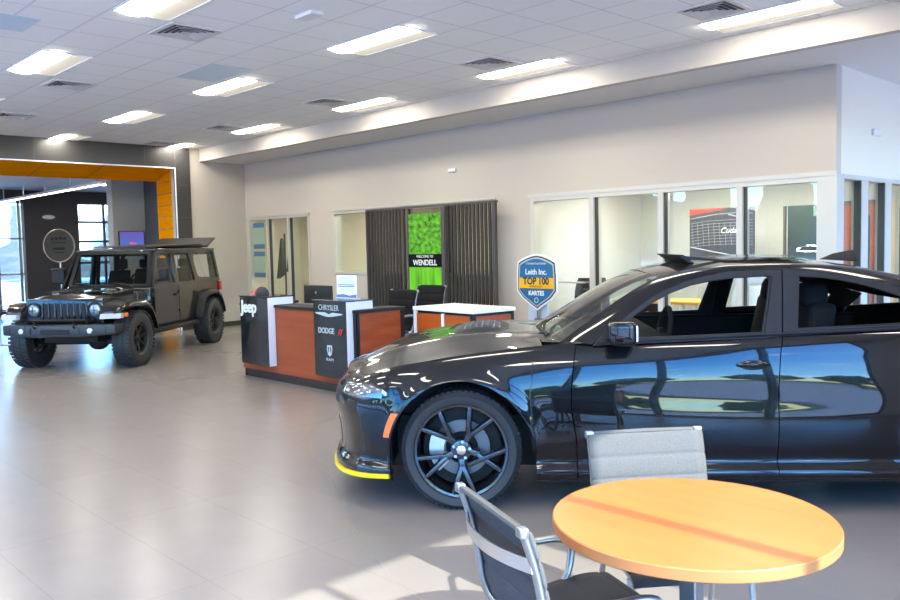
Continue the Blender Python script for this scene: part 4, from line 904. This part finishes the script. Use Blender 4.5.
mb = MB().add([(-.03, -.1142, .525), (-.008, -.1142, .525), (-.012, -.1142, .47), (-.025, -.1142, .46)], [(0, 1, 2, 3)]).add([(.03, -.1142, .525), (.008, -.1142, .525), (.012, -.1142, .47), (.025, -.1142, .46)], [(0, 1, 2, 3)]); mb.build('shield_mark', M_navy, k2)
text('RAM', .045, sil, k2, TX(0, -.1135, .385), .001, 'lettering', sx=1.5)
# things on the counter
cp = empty('baseball_cap', (-9.17, 5.47, 1.041), .3, 'red and black baseball cap lying on the left display panel', 'cap')
MB().grid(lambda u, v: (.095*math.cos(2*PI*u)*math.cos(v*PI/2), .085*math.sin(2*PI*u)*math.cos(v*PI/2), .10*math.sin(v*PI/2)), 25, 8).build('crown', M_cloth, cp, smooth=True)
MB().grid(lambda u, v: (-.06-.13*math.sin(PI*u)*v-.02, -.085+.17*u, .02+.012*math.sin(PI*u)), 12, 4).build('brim', M_redc, cp, smooth=True)
MB().grid(lambda u, v: (.099*math.cos(PI*(.6+.8*u))*math.cos(v*PI/2*.8), .089*math.sin(PI*(.6+.8*u))*math.cos(v*PI/2*.8), .102*math.sin(v*PI/2*.8)), 12, 6).build('front_panel', M_redc, cp, smooth=True, label='red front panel')
mo = empty('computer_monitor', (-8.50, 5.86, .751), .0, 'black computer monitor seen from behind above the wooden counter', 'monitor')
MB().box(-.29, .29, -.02, .02, .17, .40, .012).build('housing', M_dark, mo, smooth=True, sharp=30); MB().box(-.03, .03, 0, .03, .01, .2).build('stand', M_dark, mo); MB().box(-.11, .11, -.08, .10, 0, .012).build('base', M_dark, mo)
MB().lathe([(0, -.022), (.018, -.022), (.018, -.02)], 16, 'y', (-.02, 0, .31)).build('badge', M_steel, mo)
pc = empty('sign_holder', (-7.42, 5.50, 1.041), 0, 'small white acrylic notice standing on the dark slate panel', 'sign')
MB().box(-.18, .18, -.004, .004, .01, .26).build('sheet', M_paper, pc); MB().box(-.18, .18, -.05, .05, 0, .008).build('foot', M_frame, pc)
mb = MB().box(-.16, .16, -.006, -.0045, .15, .158); mb.box(-.15, .15, -.006, -.0045, .13, .14); mb.add([(-.18, -.0055, .012), (.18, -.0055, .012), (.18, -.0055, .05), (.05, -.0055, .035), (-.06, -.0055, .05), (-.18, -.0055, .04)], [(0, 1, 2, 3, 4, 5)]); mb.build('printed_band', M_blue, pc)
mb = MB(); 
for z in (.235, .222, .205, .19, .175, .11, .098, .086, .074): mb.box(-.12, .12, -.0055, -.0045, z-.002, z+.002)
mb.build('printed_line', mat('grey_print', (.45, .5, .55), .5), pc)
# second counter with white top and two doors
cb = empty('storage_counter', (-6.98, 6.13, 0), math.radians(-4), 'low cabinet with white top and orange doors right of the reception counter', 'cabinet')
MB().box(0, .98, 0, .55, .08, .89).build('carcass', M_dark, cb)
MB().box(-.02, 1.02, -.03, .58, .89, .93, .004).build('worktop', M_wht, cb)
MB().box(.04, .475, -.018, -.002, .10, .86).build('door', M_woodd, cb); MB().box(.525, .95, -.018, -.002, .10, .86).build('door', M_woodd, cb)
MB().box(.478, .522, -.022, -.001, .28, .87).box(-.015, .035, -.022, .0, 0, .89).build('white_trim', M_wht, cb)
MB().box(.981, .997, .03, .53, .10, .86).build('side_panel', M_wood, cb); MB().box(.955, 1.0, -.02, .02, .0, .89).build('corner_trim', M_dark, cb); MB().box(.985, 1.0, .53, .57, 0, .89).build('corner_trim', M_dark, cb)
# slatted screens and the printed banner between them
ss = empty('slatted_screen', (-9.92, 8.96, 0), 0, 'dark vertical slat screen on a shared top rail against the back wall', 'screen')
MB().box(-1.52, 1.58, -.03, .03, 2.23, 2.26).build('top_rail', M_dkframe, ss)
slm = mat('espresso_slat', (.028, .022, .020), .5)
for x0, x1, lb in ((-1.50, -.52, 0), (.50, 1.56, 1)):
    mb = MB(); x = x0
    while x < x1-.03: mb.box(x, x+.050, -.012, .012, .12, 2.23); x += .083
    mb.build('slat_panel', slm, ss); MB().box(x0-.02, x1+.01, -.03, .03, .06, .12).box(x1-.035, x1, -.03, .03, .12, 2.23).box(x0-.02, x0+.01, -.03, .03, .12, 2.23).build('panel_frame', M_dkframe, ss)
    for xx in (x0+.1, x1-.1): MB().box(xx-.03, xx+.03, -.15, .15, 0, .06).build('foot', M_dkframe, ss)
wb = empty('welcome_banner', (-9.90, 8.93, 0), 0, 'tall banner of bright green foliage with a white-lettered dark band between the slat screens', 'banner')
MB().box(-.39, .39, -.01, .01, 1.48, 2.13).build('foliage_print', M_green, wb)
MB().box(-.39, .39, -.01, .01, .70, 1.27).build('grass_print', noise_mat('printed_grass', (.01, .13, .004), (.26, .85, .02), (2.2, 1, .25), .4, 3, 10), wb)
MB().box(-.40, .40, -.016, -.009, 1.27, 1.48).build('name_band', M_blk, wb)
MB().box(.39, .47, -.015, .015, .55, 2.22).box(-.42, -.39, -.015, .015, .55, 2.22).box(-.42, .47, -.015, .015, .55, .70).build('side_frame', M_dkframe, wb)
MB().box(-.4, -.3, -.12, .12, 0, .55).build('foot', M_dkframe, wb); MB().box(.3, .4, -.12, .12, 0, .55).build('foot', M_dkframe, wb)
text('WELCOME TO', .062, M_paper, wb, TX(0, -.018, 1.440), .001, 'lettering', sx=1.0)
text('WENDELL', .125, M_paper, wb, TX(0, -.018, 1.338), .001, 'lettering', bold=.002, sx=1.0)
# shield sign on a stand
sh = empty('award_sign', (-7.02, 8.30, 0), 0, 'blue and gold shield sign on a stand before the glass offices', 'sign')
def shield(k):
    P = []
    for i in range(13): 
        q = -1+2*i/12; P.append((.33*k*q, .375*k-.10*k*abs(q)**1.6*(1) if abs(q) < 1 else .27*k))
    P += [(.345*k, .10*k), (.345*k, -.12*k), (.25*k, -.22*k), (0, -.37*k), (-.25*k, -.22*k), (-.345*k, -.12*k), (-.345*k, .10*k)]
    return P
for nm, kk, d, m in (('rim', 1.0, 0, M_wht), ('dark_line', .93, .004, M_cloth), ('pale_line', .88, .008, mat('sign_grey', (.45, .47, .48), .4)), ('face', .83, .012, M_sblue)):
    mb = MB(); plate(shield(kk), [], lambda a, z, t: (a, -.012-d+t, 1.10+z), .012, mb); mb.build(nm, m, sh)
MB().box(-.29, .29, -.030, -.024, 1.02, 1.16).build('gold_band', M_gold, sh)
text('TOP 100', .125, M_cloth, sh, TX(0, -.032, 1.112), .001, 'lettering', bold=.004, sx=.95)
text('WORKPLACES', .035, M_cloth, sh, TX(0, -.032, 1.045), .0005, 'lettering')
text('Leith Inc.', .105, M_paper, sh, TX(0, -.026, 1.235), .001, 'lettering', bold=.0012, sx=.95)
text('CONGRATULATIONS', .035, M_paper, sh, TX(0, -.026, 1.345), .0005, 'lettering')
text('KARTES', .085, M_paper, sh, TX(0, -.026, .955), .001, 'lettering', bold=.002, sx=.9)
mb = MB().lathe([(.028, -.026), (.034, -.026), (.034, -.024), (.028, -.024), (.028, -.026)], 20, 'y', (0, 0, .865)); mb.build('ring_mark', M_paper, sh)
MB().tube([(0, .01, .05), (0, .01, 1.0)], .02, 10).build('pole', M_alu, sh, smooth=True)
MB().lathe([(0, 0), (.24, 0), (.24, .02), (.05, .05), (0, .05)], 28, 'z').build('base', M_alu, sh, smooth=True)
MB().hexa([(-.26, .05, .05), (.10, .05, .05), (.10, .09, .05), (-.26, .09, .05)], [(-.20, .05, .82), (.12, .05, .82), (.12, .08, .82), (-.20, .08, .82)]).build('backing_sheet', mat('pale_blue_sheet', (.50, .58, .72), .5), sh)

# ================================================================== CHAIRS AND TABLE
def bez(p, n=6):
    """Catmull-Rom through points"""
    P = [Vector(q) for q in p]; out = []
    for i in range(len(P)-1):
        a, b_, c, d = P[max(i-1, 0)], P[i], P[i+1], P[min(i+2, len(P)-1)]
        for k in range(n):
            t = k/n; out.append(.5*((2*b_)+(c-a)*t+(2*a-5*b_+4*c-d)*t*t+(-a+3*b_-3*c+d)*t**3))
    return out+[P[-1]]
railp = bez([(.25, 0, .375), (.23, 0, .40), (.10, 0, .405), (-.10, 0, .378), (-.19, 0, .39), (-.235, 0, .46), (-.255, 0, .58), (-.275, 0, .68), (-.312, 0, .800)], 6)
def make_chair(fab, back=None):
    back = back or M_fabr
    r = empty('sling_chair', (0, 0, 0)); hw = .235
    for sg in (1, -1):
        MB().tube([(p.x, sg*hw, p.z) for p in railp], .0135, 10).build('side_rail', M_alu, r, smooth=True)
        MB().box(-.330, -.300, sg*hw-.018, sg*hw+.018, .785, .815, .006).build('end_cap', M_alu, r, smooth=True)
        arm = bez([(-.252, sg*(hw+.006), .545), (-.20, sg*(hw+.03), .562), (-.03, sg*(hw+.038), .560), (.06, sg*(hw+.036), .558), (.112, sg*(hw+.033), .535), (.105, sg*(hw+.025), .46), (.07, sg*(hw+.01), .41)], 5)
        MB().tube(arm, .013, 10).build('armrest', M_alu, r, smooth=True)
        for x0, x1 in ((.17, .21), (-.13, -.22)): MB().tube([(x0, sg*(hw-.005), .38), (x1, sg*(hw+.01), .012)], .0125, 8).build('leg', M_alu, r, smooth=True)
        MB().tube([(.205, sg*(hw+.008), .06), (-.21, sg*(hw+.008), .06)], .010, 8).build('floor_rail', M_alu, r, smooth=True)
    def sl(lo, hi, th):
        seg = railp[lo:hi]; mb = MB(); n = len(seg)
        def P(u, v):
            f = u*(n-1); i = min(int(f), n-2); p = seg[i].lerp(seg[i+1], f-i); t = (seg[min(i+1, n-1)]-seg[i]).normalized(); nrm = Vector((-t.z, 0, t.x)) if True else t
            seam = .006*abs(math.sin(PI*u*SE))**.3
            q = v*2-1; return (p.x, q*(hw+.012), p.z), nrm, seam-.012*(1-q*q)*0
        m, k = 12, 14*SE+1; V = []; 
        for side in (1, -1):
            for i in range(k):
                for j in range(m):
                    (x, y, z), nr, s_ = P(i/(k-1), j/(m-1)); e = side*(s_+.0015)-.014; V.append((x+nr.x*e, y, z+nr.z*e))
        Fc = []
        for h in (0, 1):
            o = h*k*m; Fc += [(o+i*m+j, o+(i+1)*m+j, o+(i+1)*m+j+1, o+i*m+j+1) for i in range(k-1) for j in range(m-1)]
        for i in range(k-1):
            for j in (0, m-1): Fc.append((i*m+j, (i+1)*m+j, k*m+(i+1)*m+j, k*m+i*m+j))
        for j in range(m-1):
            for i in (0, k-1): Fc.append((i*m+j, i*m+j+1, k*m+i*m+j+1, k*m+i*m+j))
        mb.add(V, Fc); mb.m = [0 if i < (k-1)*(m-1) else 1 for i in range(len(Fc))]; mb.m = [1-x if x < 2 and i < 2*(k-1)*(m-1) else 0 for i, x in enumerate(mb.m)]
        return mb
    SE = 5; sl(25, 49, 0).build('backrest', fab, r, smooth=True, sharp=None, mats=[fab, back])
    SE = 4; sl(2, 23, 0).build('seat', M_cush, r, smooth=True, sharp=None)
    MB().tube([(-.316, -hw, .803), (-.320, 0, .806), (-.316, hw, .803)], .010, 8).build('top_rail', fab, r, smooth=True)
    # flat silver brace bowed behind the back
    mb = MB(); V = []; n = 17
    for i in range(n):
        q = -1+2*i/(n-1); x = -.285-.055*(1-q*q); 
        for dx, dz in ((0, -.022), (-.006, -.022), (-.010, .022), (-.004, .022)): V.append((x+dx, q*(hw+.006), .700+dz))
    mb.add(V, [(i*4+k, (i+1)*4+k, (i+1)*4+(k+1) % 4, i*4+(k+1) % 4) for i in range(n-1) for k in range(4)]+[(0, 1, 2, 3), ((n-1)*4+3, (n-1)*4+2, (n-1)*4+1, (n-1)*4)]); mb.build('back_brace', M_steel, r, smooth=True, sharp=40)
    MB().tube([(.20, -hw, .388), (.20, hw, .388)], .011, 8).build('cross_bar', M_alu, r, smooth=True); MB().tube([(-.12, -hw, .372), (-.12, hw, .372)], .011, 8).build('cross_bar', M_alu, r, smooth=True)
    return r
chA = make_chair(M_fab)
def put(r, bx, by, ang, lab, grp=None):
    a = math.radians(ang); r.location = (bx+.29*math.cos(a), by+.29*math.sin(a), 0); r.rotation_euler = (0, 0, a); tagit(r, lab, 'chair', grp)
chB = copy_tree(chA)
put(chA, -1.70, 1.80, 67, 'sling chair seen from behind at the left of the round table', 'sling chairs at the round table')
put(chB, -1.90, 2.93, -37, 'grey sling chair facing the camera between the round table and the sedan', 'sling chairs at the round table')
blackm = mat('black_mesh', (.006, .006, .008), .7, spec=.15)
chC = make_chair(blackm, blackm); put(chC, -8.26, 7.0, 268, 'black back chair with silver edge behind the reception counter', 'black chairs behind the counter'); chC.scale = (1.12, 1.12, 1.28)
chD = copy_tree(chC); put(chD, -8.80, 8.0, 272, 'black chair between the counter and the green banner', 'black chairs behind the counter')
tb = empty('round_table', (-1.312, 2.275, 0), 0, 'round maple-topped table with a steel column in bright sunlight', 'table')
MB().lathe([(0, .7405), (.4275, .7405), (.429, .739)], 96, 'z').build('top', M_table, tb, smooth=True, sharp=30)
MB().lathe([(.429, .7395), (.431, .737), (.431, .708), (.4285, .705), (0, .705)], 96, 'z').build('edge_band', M_tedge, tb, smooth=True, sharp=30)
MB().box(-.028, .028, -.028, .028, .03, .705, .004).build('column', M_alu, tb)
MB().box(-.13, .13, -.13, .13, .695, .705).build('top_plate', M_alu, tb)
for k in range(4):
    a = PI*k/2+.75; mb = MB(); c, s_ = math.cos(a), math.sin(a); mb.hexa([(c*.02-s_*.02, s_*.02+c*.02, .005), (c*.02+s_*.02, s_*.02-c*.02, .005), (c*.34+s_*.02, s_*.34-c*.02, .005), (c*.34-s_*.02, s_*.34+c*.02, .005)], [(c*.02-s_*.02, s_*.02+c*.02, .05), (c*.02+s_*.02, s_*.02-c*.02, .05), (c*.34+s_*.02, s_*.34-c*.02, .02), (c*.34-s_*.02, s_*.34+c*.02, .02)], .003); mb.build('leg', M_alu, tb)

# ================================================================== THINGS BEHIND THE GLASS
po = empty('grille_poster', (-6.12, 11.5, 0), 0, 'large dark poster of a chrome car grille with a red corner inside the office', 'poster')
MB().box(-.52, .52, -.01, .01, 1.25, 2.08).build('print', mat('poster_dark', (.035, .035, .05), .4), po)
MB().add([(-.52, -.012, 1.98), (.0, -.012, 2.05), (.1, -.012, 2.08), (-.52, -.012, 2.08)], [(0, 1, 2, 3)])  .build('red_corner', mat('poster_red', (.30, .03, .02), .5), po, label='red corner')
mb = MB(); chr_ = mat('poster_chrome', (.20, .21, .25), .5)
for k in range(9):
    z = 1.90-.045*k; mb.tube([(-.50, -.014, z-.04), (-.2, -.014, z-.01+.006*k*0), (.15, -.014, z), (.50, -.014, z-.01)], .004, 5)
for k in range(10): mb.tube([(-.48+.09*k, -.014, 1.86), (-.46+.09*k, -.014, 1.52)], .003, 5)
mb.tube([(-.5, -.014, 1.93), (-.1, -.014, 1.985), (.3, -.014, 2.0), (.5, -.014, 1.98)], .008, 5); mb.tube([(-.5, -.014, 1.50), (-.1, -.014, 1.42), (.3, -.014, 1.35), (.5, -.014, 1.33)], .012, 5)
mb.tube([(.12, -.014, 1.98), (.26, -.014, 1.94), (.36, -.014, 1.80), (.44, -.014, 1.5)], .014, 6)
mb.build('chrome_line', chr_, po); text('Cuda', .12, M_paper, po, TX(.12, -.02, 1.74), .001, 'lettering', shear=.3)
MB().box(-.42, -.38, -.02, .02, .03, 1.25).box(.38, .42, -.02, .02, .03, 1.25).box(-.5, -.3, -.15, .15, 0, .03).box(.3, .5, -.15, .15, 0, .03).build('stand', M_frame, po)
pd = empty('emblem_board', (-4.78, 11.3, 0), 0, 'dark board with a silver winged emblem standing in the corner office', 'poster')
MB().box(-.24, .24, -.01, .01, .9, 2.05).build('print', mat('board_dark', (.02, .032, .035), .4), pd); MB().box(-.3, -.27, -.02, .02, 0, 2.05).box(.27, .30, -.02, .02, 0, 2.05).build('stand', M_dkframe, pd)
MB().tube(bez([(.22, -.014, 1.48), (.05, -.014, 1.50), (-.08, -.014, 1.46), (-.10, -.014, 1.43), (.02, -.014, 1.42), (.22, -.014, 1.42)], 5), .010, 6).build('emblem', M_chrome, pd, smooth=True)
od = empty('office_desk', (-6.3, 10.6, 0), 0, 'office desk with an orange wood top behind the glass, seen through the sedan', 'desk')
MB().box(-.9, .5, -.35, .35, .71, .75, .004).build('top', mat('orange_desk_top', (.75, .36, .07), .35), od); MB().box(-.85, -.4, -.30, .30, .02, .71).build('drawer_unit', M_dark, od)
for x in (.2, .42): MB().box(x-.03, x+.03, -.3, -.24, 0, .71).build('leg', M_wht, od)
oe = empty('office_desk', (-4.4, 10.2, 0), 0, 'white office desk in the glazed corner office', 'desk')
MB().box(-.6, .5, -.3, .3, .72, .75, .004).build('top', M_wht, oe)
for x in (-.55, .45):
    for y in (-.25, .25): MB().box(x-.025, x+.025, y-.025, y+.025, 0, .72).build('leg', M_frame, oe)
for (x, y, lb, m_, sc_) in ((-5.35, 10.75, 'white shell chair added for reflections in the glass above the sedan roof', M_wht, 1), (-7.62, 10.3, 'dark office chair behind the glass right of the shield sign', M_cush, 1.1)):  # the white chair stands in for chair reflections in the glass
    c = empty('office_chair', (x, y, 0), 2.2, lb, 'chair')
    MB().grid(lambda u, v: ((-.22-.05*math.cos(PI*(v-.5)))*sc_, (v*2-1)*.24*sc_*(1-.25*u**4), (.46+.52*u)*sc_), 9, 9).build('backrest', m_, c, smooth=True, sharp=None); MB().box(-.24*sc_, .22*sc_, -.23*sc_, .23*sc_, .42*sc_, .47*sc_, .02).build('seat', m_, c, smooth=True, sharp=60)
    MB().cyl((0, 0, .05), (0, 0, .43*sc_), .025).build('column', M_alu, c)
    mb = MB()
    for k in range(5): mb.tube([(0, 0, .08), (.27*math.cos(1.257*k), .27*math.sin(1.257*k), .035)], .018, 6)
    mb.build('base', M_alu, c)
dr = empty('office_door', (-4.55, 12.37, 0), 0, 'orange wood door with a dark glass slot in the corner office', 'door')
MB().box(-.48, .48, -.05, 0, 0, 2.12).build('frame', M_dkframe, dr); MB().box(-.42, .42, -.065, -.051, .01, 2.06).build('leaf', M_woodd, dr); MB().box(.02, .25, -.07, -.066, .5, 1.9).build('pane', M_blk, dr); MB().box(-.38, -.28, -.10, -.066, 1.0, 1.03).build('door_handle', M_steel, dr)
MB().box(.50, .9, -.07, -.001, 0, 2.1).build('side_leaf', mat('cream_panel', (.66, .50, .32), .5), dr)
# posters and coats in the office at far left
for k, (z0, z1) in enumerate(((1.63, 2.18), (1.02, 1.57))):
    p = empty('office_poster', (-16.1+.0, 9.9, 0), 0, ['pale chart with blue bands behind the glass at far left, upper one', 'pale chart with blue bands behind the glass at far left, lower one'][k], 'poster', 'blue-banded charts in the far left office'); p.location = (-15.60, 9.255, 0)
    MB().box(-.28, .28, -.006, .006, z0, z1).build('sheet', mat('chart_green', (.50, .60, .50), .5), p); MB().box(-.28, .28, -.009, -.0065, z0, z0+.10).box(-.28, .28, -.009, -.0065, z1-.10, z1).build('blue_band', M_blue, p)
    if k == 0: p.location.x += 0
ck = empty('coat_stand', (-15.65, 9.95, 0), 0, 'coat stand hung with dark coats inside the far left office', 'coat stand')
MB().cyl((0, 0, 0), (0, 0, 1.95), .02).build('pole', M_dark, ck); MB().lathe([(0, 0), (.2, 0), (.2, .02), (0, .03)], 20).build('base', M_dark, ck)
for i, (dx, z1, z0, wd) in enumerate(((-.14, 1.85, .95, .16), (.20, 1.70, 1.1, .10))):
    c = MB().hexa([(dx-wd, -.06, z0), (dx+wd*.6, -.06, z0+.12), (dx+wd*.6, .06, z0+.12), (dx-wd, .06, z0)], [(dx+.0, -.03, z1), (dx+.06, -.03, z1), (dx+.06, .03, z1), (dx, .03, z1)], .02).build('dark_coat', M_cloth, None, smooth=True)
    c.location = (-15.65, 9.95, 0); tagit(c, ['long dark coat hanging behind the glass at far left', 'narrow dark garment hanging beside the long coat'][i], 'coat')
# delivery room
tl = empty('track_light', (-17.9, 6.52, -.20), 0, 'long glowing linear light under the ceiling beyond the amber portal', 'light')
for k, (x, y) in enumerate(((-18.2, 1.5), (-18.2, 4.0), (-21.0, 2.0), (-21.0, 8.8))):  # hidden lamps added to brighten the amber portal and this room
    o = MB().box(x-.3, x+.3, y-.6, y+.6, 3.325, 3.349).build('delivery_fill_light', mat('delivery_fill_glow', (.9, .9, .85), .5, emit=(1, .93, .82), es=16)); tagit(o, 'hidden fill light added in the room beyond the portal', 'ceiling light', 'added fill lights beyond the portal')
MB().box(-6.0, .9, -.05, .05, 3.20, 3.26, .004).build('housing', M_wht, tl); MB().box(-6.0, .9, -.045, .045, 3.190, 3.199).build('diffuser', mat('linear_lamp', (.9, .9, .9), .5, emit=(1, .97, .92), es=7), tl)
for x in (-5.6, -4.0, -2.4, -.8, .6): MB().cyl((x, 0, 3.26), (x, 0, 3.55), .012, 8).build('hanger', M_steel, tl)
sp = empty('spot_light', (-19.6, 8.0, 3.35), 0, 'small white spotlight on the ceiling beside the grey column', 'light'); MB().cyl((0, 0, -.12), (0, 0, 0), .015, 8).build('stem', M_wht, sp); MB().tube([(0, 0, -.12), (.14, -.06, -.18)], .045, 12).build('head', M_wht, sp, smooth=True)
tv = empty('wall_screen', (-18.985, 7.93, 0), 0, 'screen glowing purple and blue on the grey column', 'screen')
MB().box(0, .04, -.30, .30, 1.60, 2.11, .006).build('housing', M_dark, tv)
sm = mat('screen_picture', (.02, .02, .05), .3, emit=(.10, .09, .42), es=1.0); N, L, b = nodes(sm)
tc = N.new('ShaderNodeTexCoord'); gx = N.new('ShaderNodeSeparateXYZ'); cr = N.new('ShaderNodeValToRGB'); mr = N.new('ShaderNodeMapRange'); mr.inputs[1].default_value = 1.60; mr.inputs[2].default_value = 2.11
cr.color_ramp.elements[0].color = (.03, .16, .50, 1); cr.color_ramp.elements[1].color = (.12, .07, .32, 1)
L.new(tc.outputs['Object'], gx.inputs[0]); L.new(gx.outputs[2], mr.inputs[0]); L.new(mr.outputs[0], cr.inputs[0]); L.new(cr.outputs[0], b.inputs['Emission Color'])
MB().box(.041, .043, -.285, .285, 1.615, 2.095).build('picture', sm, tv)
MB().box(.0435, .0445, -.06, .10, 1.80, 1.845).build('red_mark', mat('screen_red', (.2, .02, .05), .4, emit=(.7, .12, .3), es=.8), tv)
rs = empty('round_sign', (-17.6, 5.86, 0), math.radians(-49), 'round smoked disc sign with a thin ring on a pole behind the off-road SUV', 'sign')
MB().lathe([(0, -.006), (.32, -.006), (.32, .006), (0, .006)], 40, 'x', (0, 0, 1.78)).build('disc', mat('smoked_disc', (.045, .042, .04), .3, .3), rs, smooth=True, sharp=30)
MB().tube([(0,   .33*math.cos(2*PI*k/40), 1.78+.33*math.sin(2*PI*k/40)) for k in range(40)], .014, 8, closed=True).build('ring', mat('bronze_ring', (.30, .25, .20), .35, .6), rs, smooth=True)
mb = MB()
for y, z, w_, h_ in ((-.13, 1.92, .03, .025), (-.045, 1.93, .03, .03), (.045, 1.93, .03, .03), (.13, 1.92, .03, .025), (0, 1.84, .16, .010), (0, 1.72, .13, .025), (0, 1.64, .10, .010)): mb.box(.007, .012, y-w_, y+w_, z-h_, z+h_, .002)
mb.build('dark_mark', M_dark, rs)
MB().cyl((-.02, 0, .02), (-.02, 0, 1.95), .018).build('pole', M_steel, rs, smooth=True); MB().lathe([(0, 0), (.22, 0), (.2, .03), (0, .03)], 24).build('base', M_steel, rs)
ea = empty('rolling_easel', (-15.3, 3.85, 0), math.radians(30), 'steel rolling display stand with an amber panel at the left edge', 'stand')
for y in (-.3, .3):
    MB().cyl((0, y, .08), (0, y, 1.45), .016).build('post', M_steel, ea, smooth=True); MB().tube([(-.22, y, .08), (.22, y, .08)], .014, 8).build('foot_bar', M_steel, ea, smooth=True)
    for x in (-.2, .2): MB().lathe([(0, y-.012), (.035, y-.012), (.035, y+.012), (0, y+.012)], 16, 'y', (x, 0, .035)).build('caster', M_dark, ea)
MB().box(-.008, .008, -.28, .28, .30, 1.0).build('panel', M_orange, ea); MB().tube([(0, -.3, 1.44), (0, .3, 1.44)], .012, 8).build('top_bar', M_steel, ea)
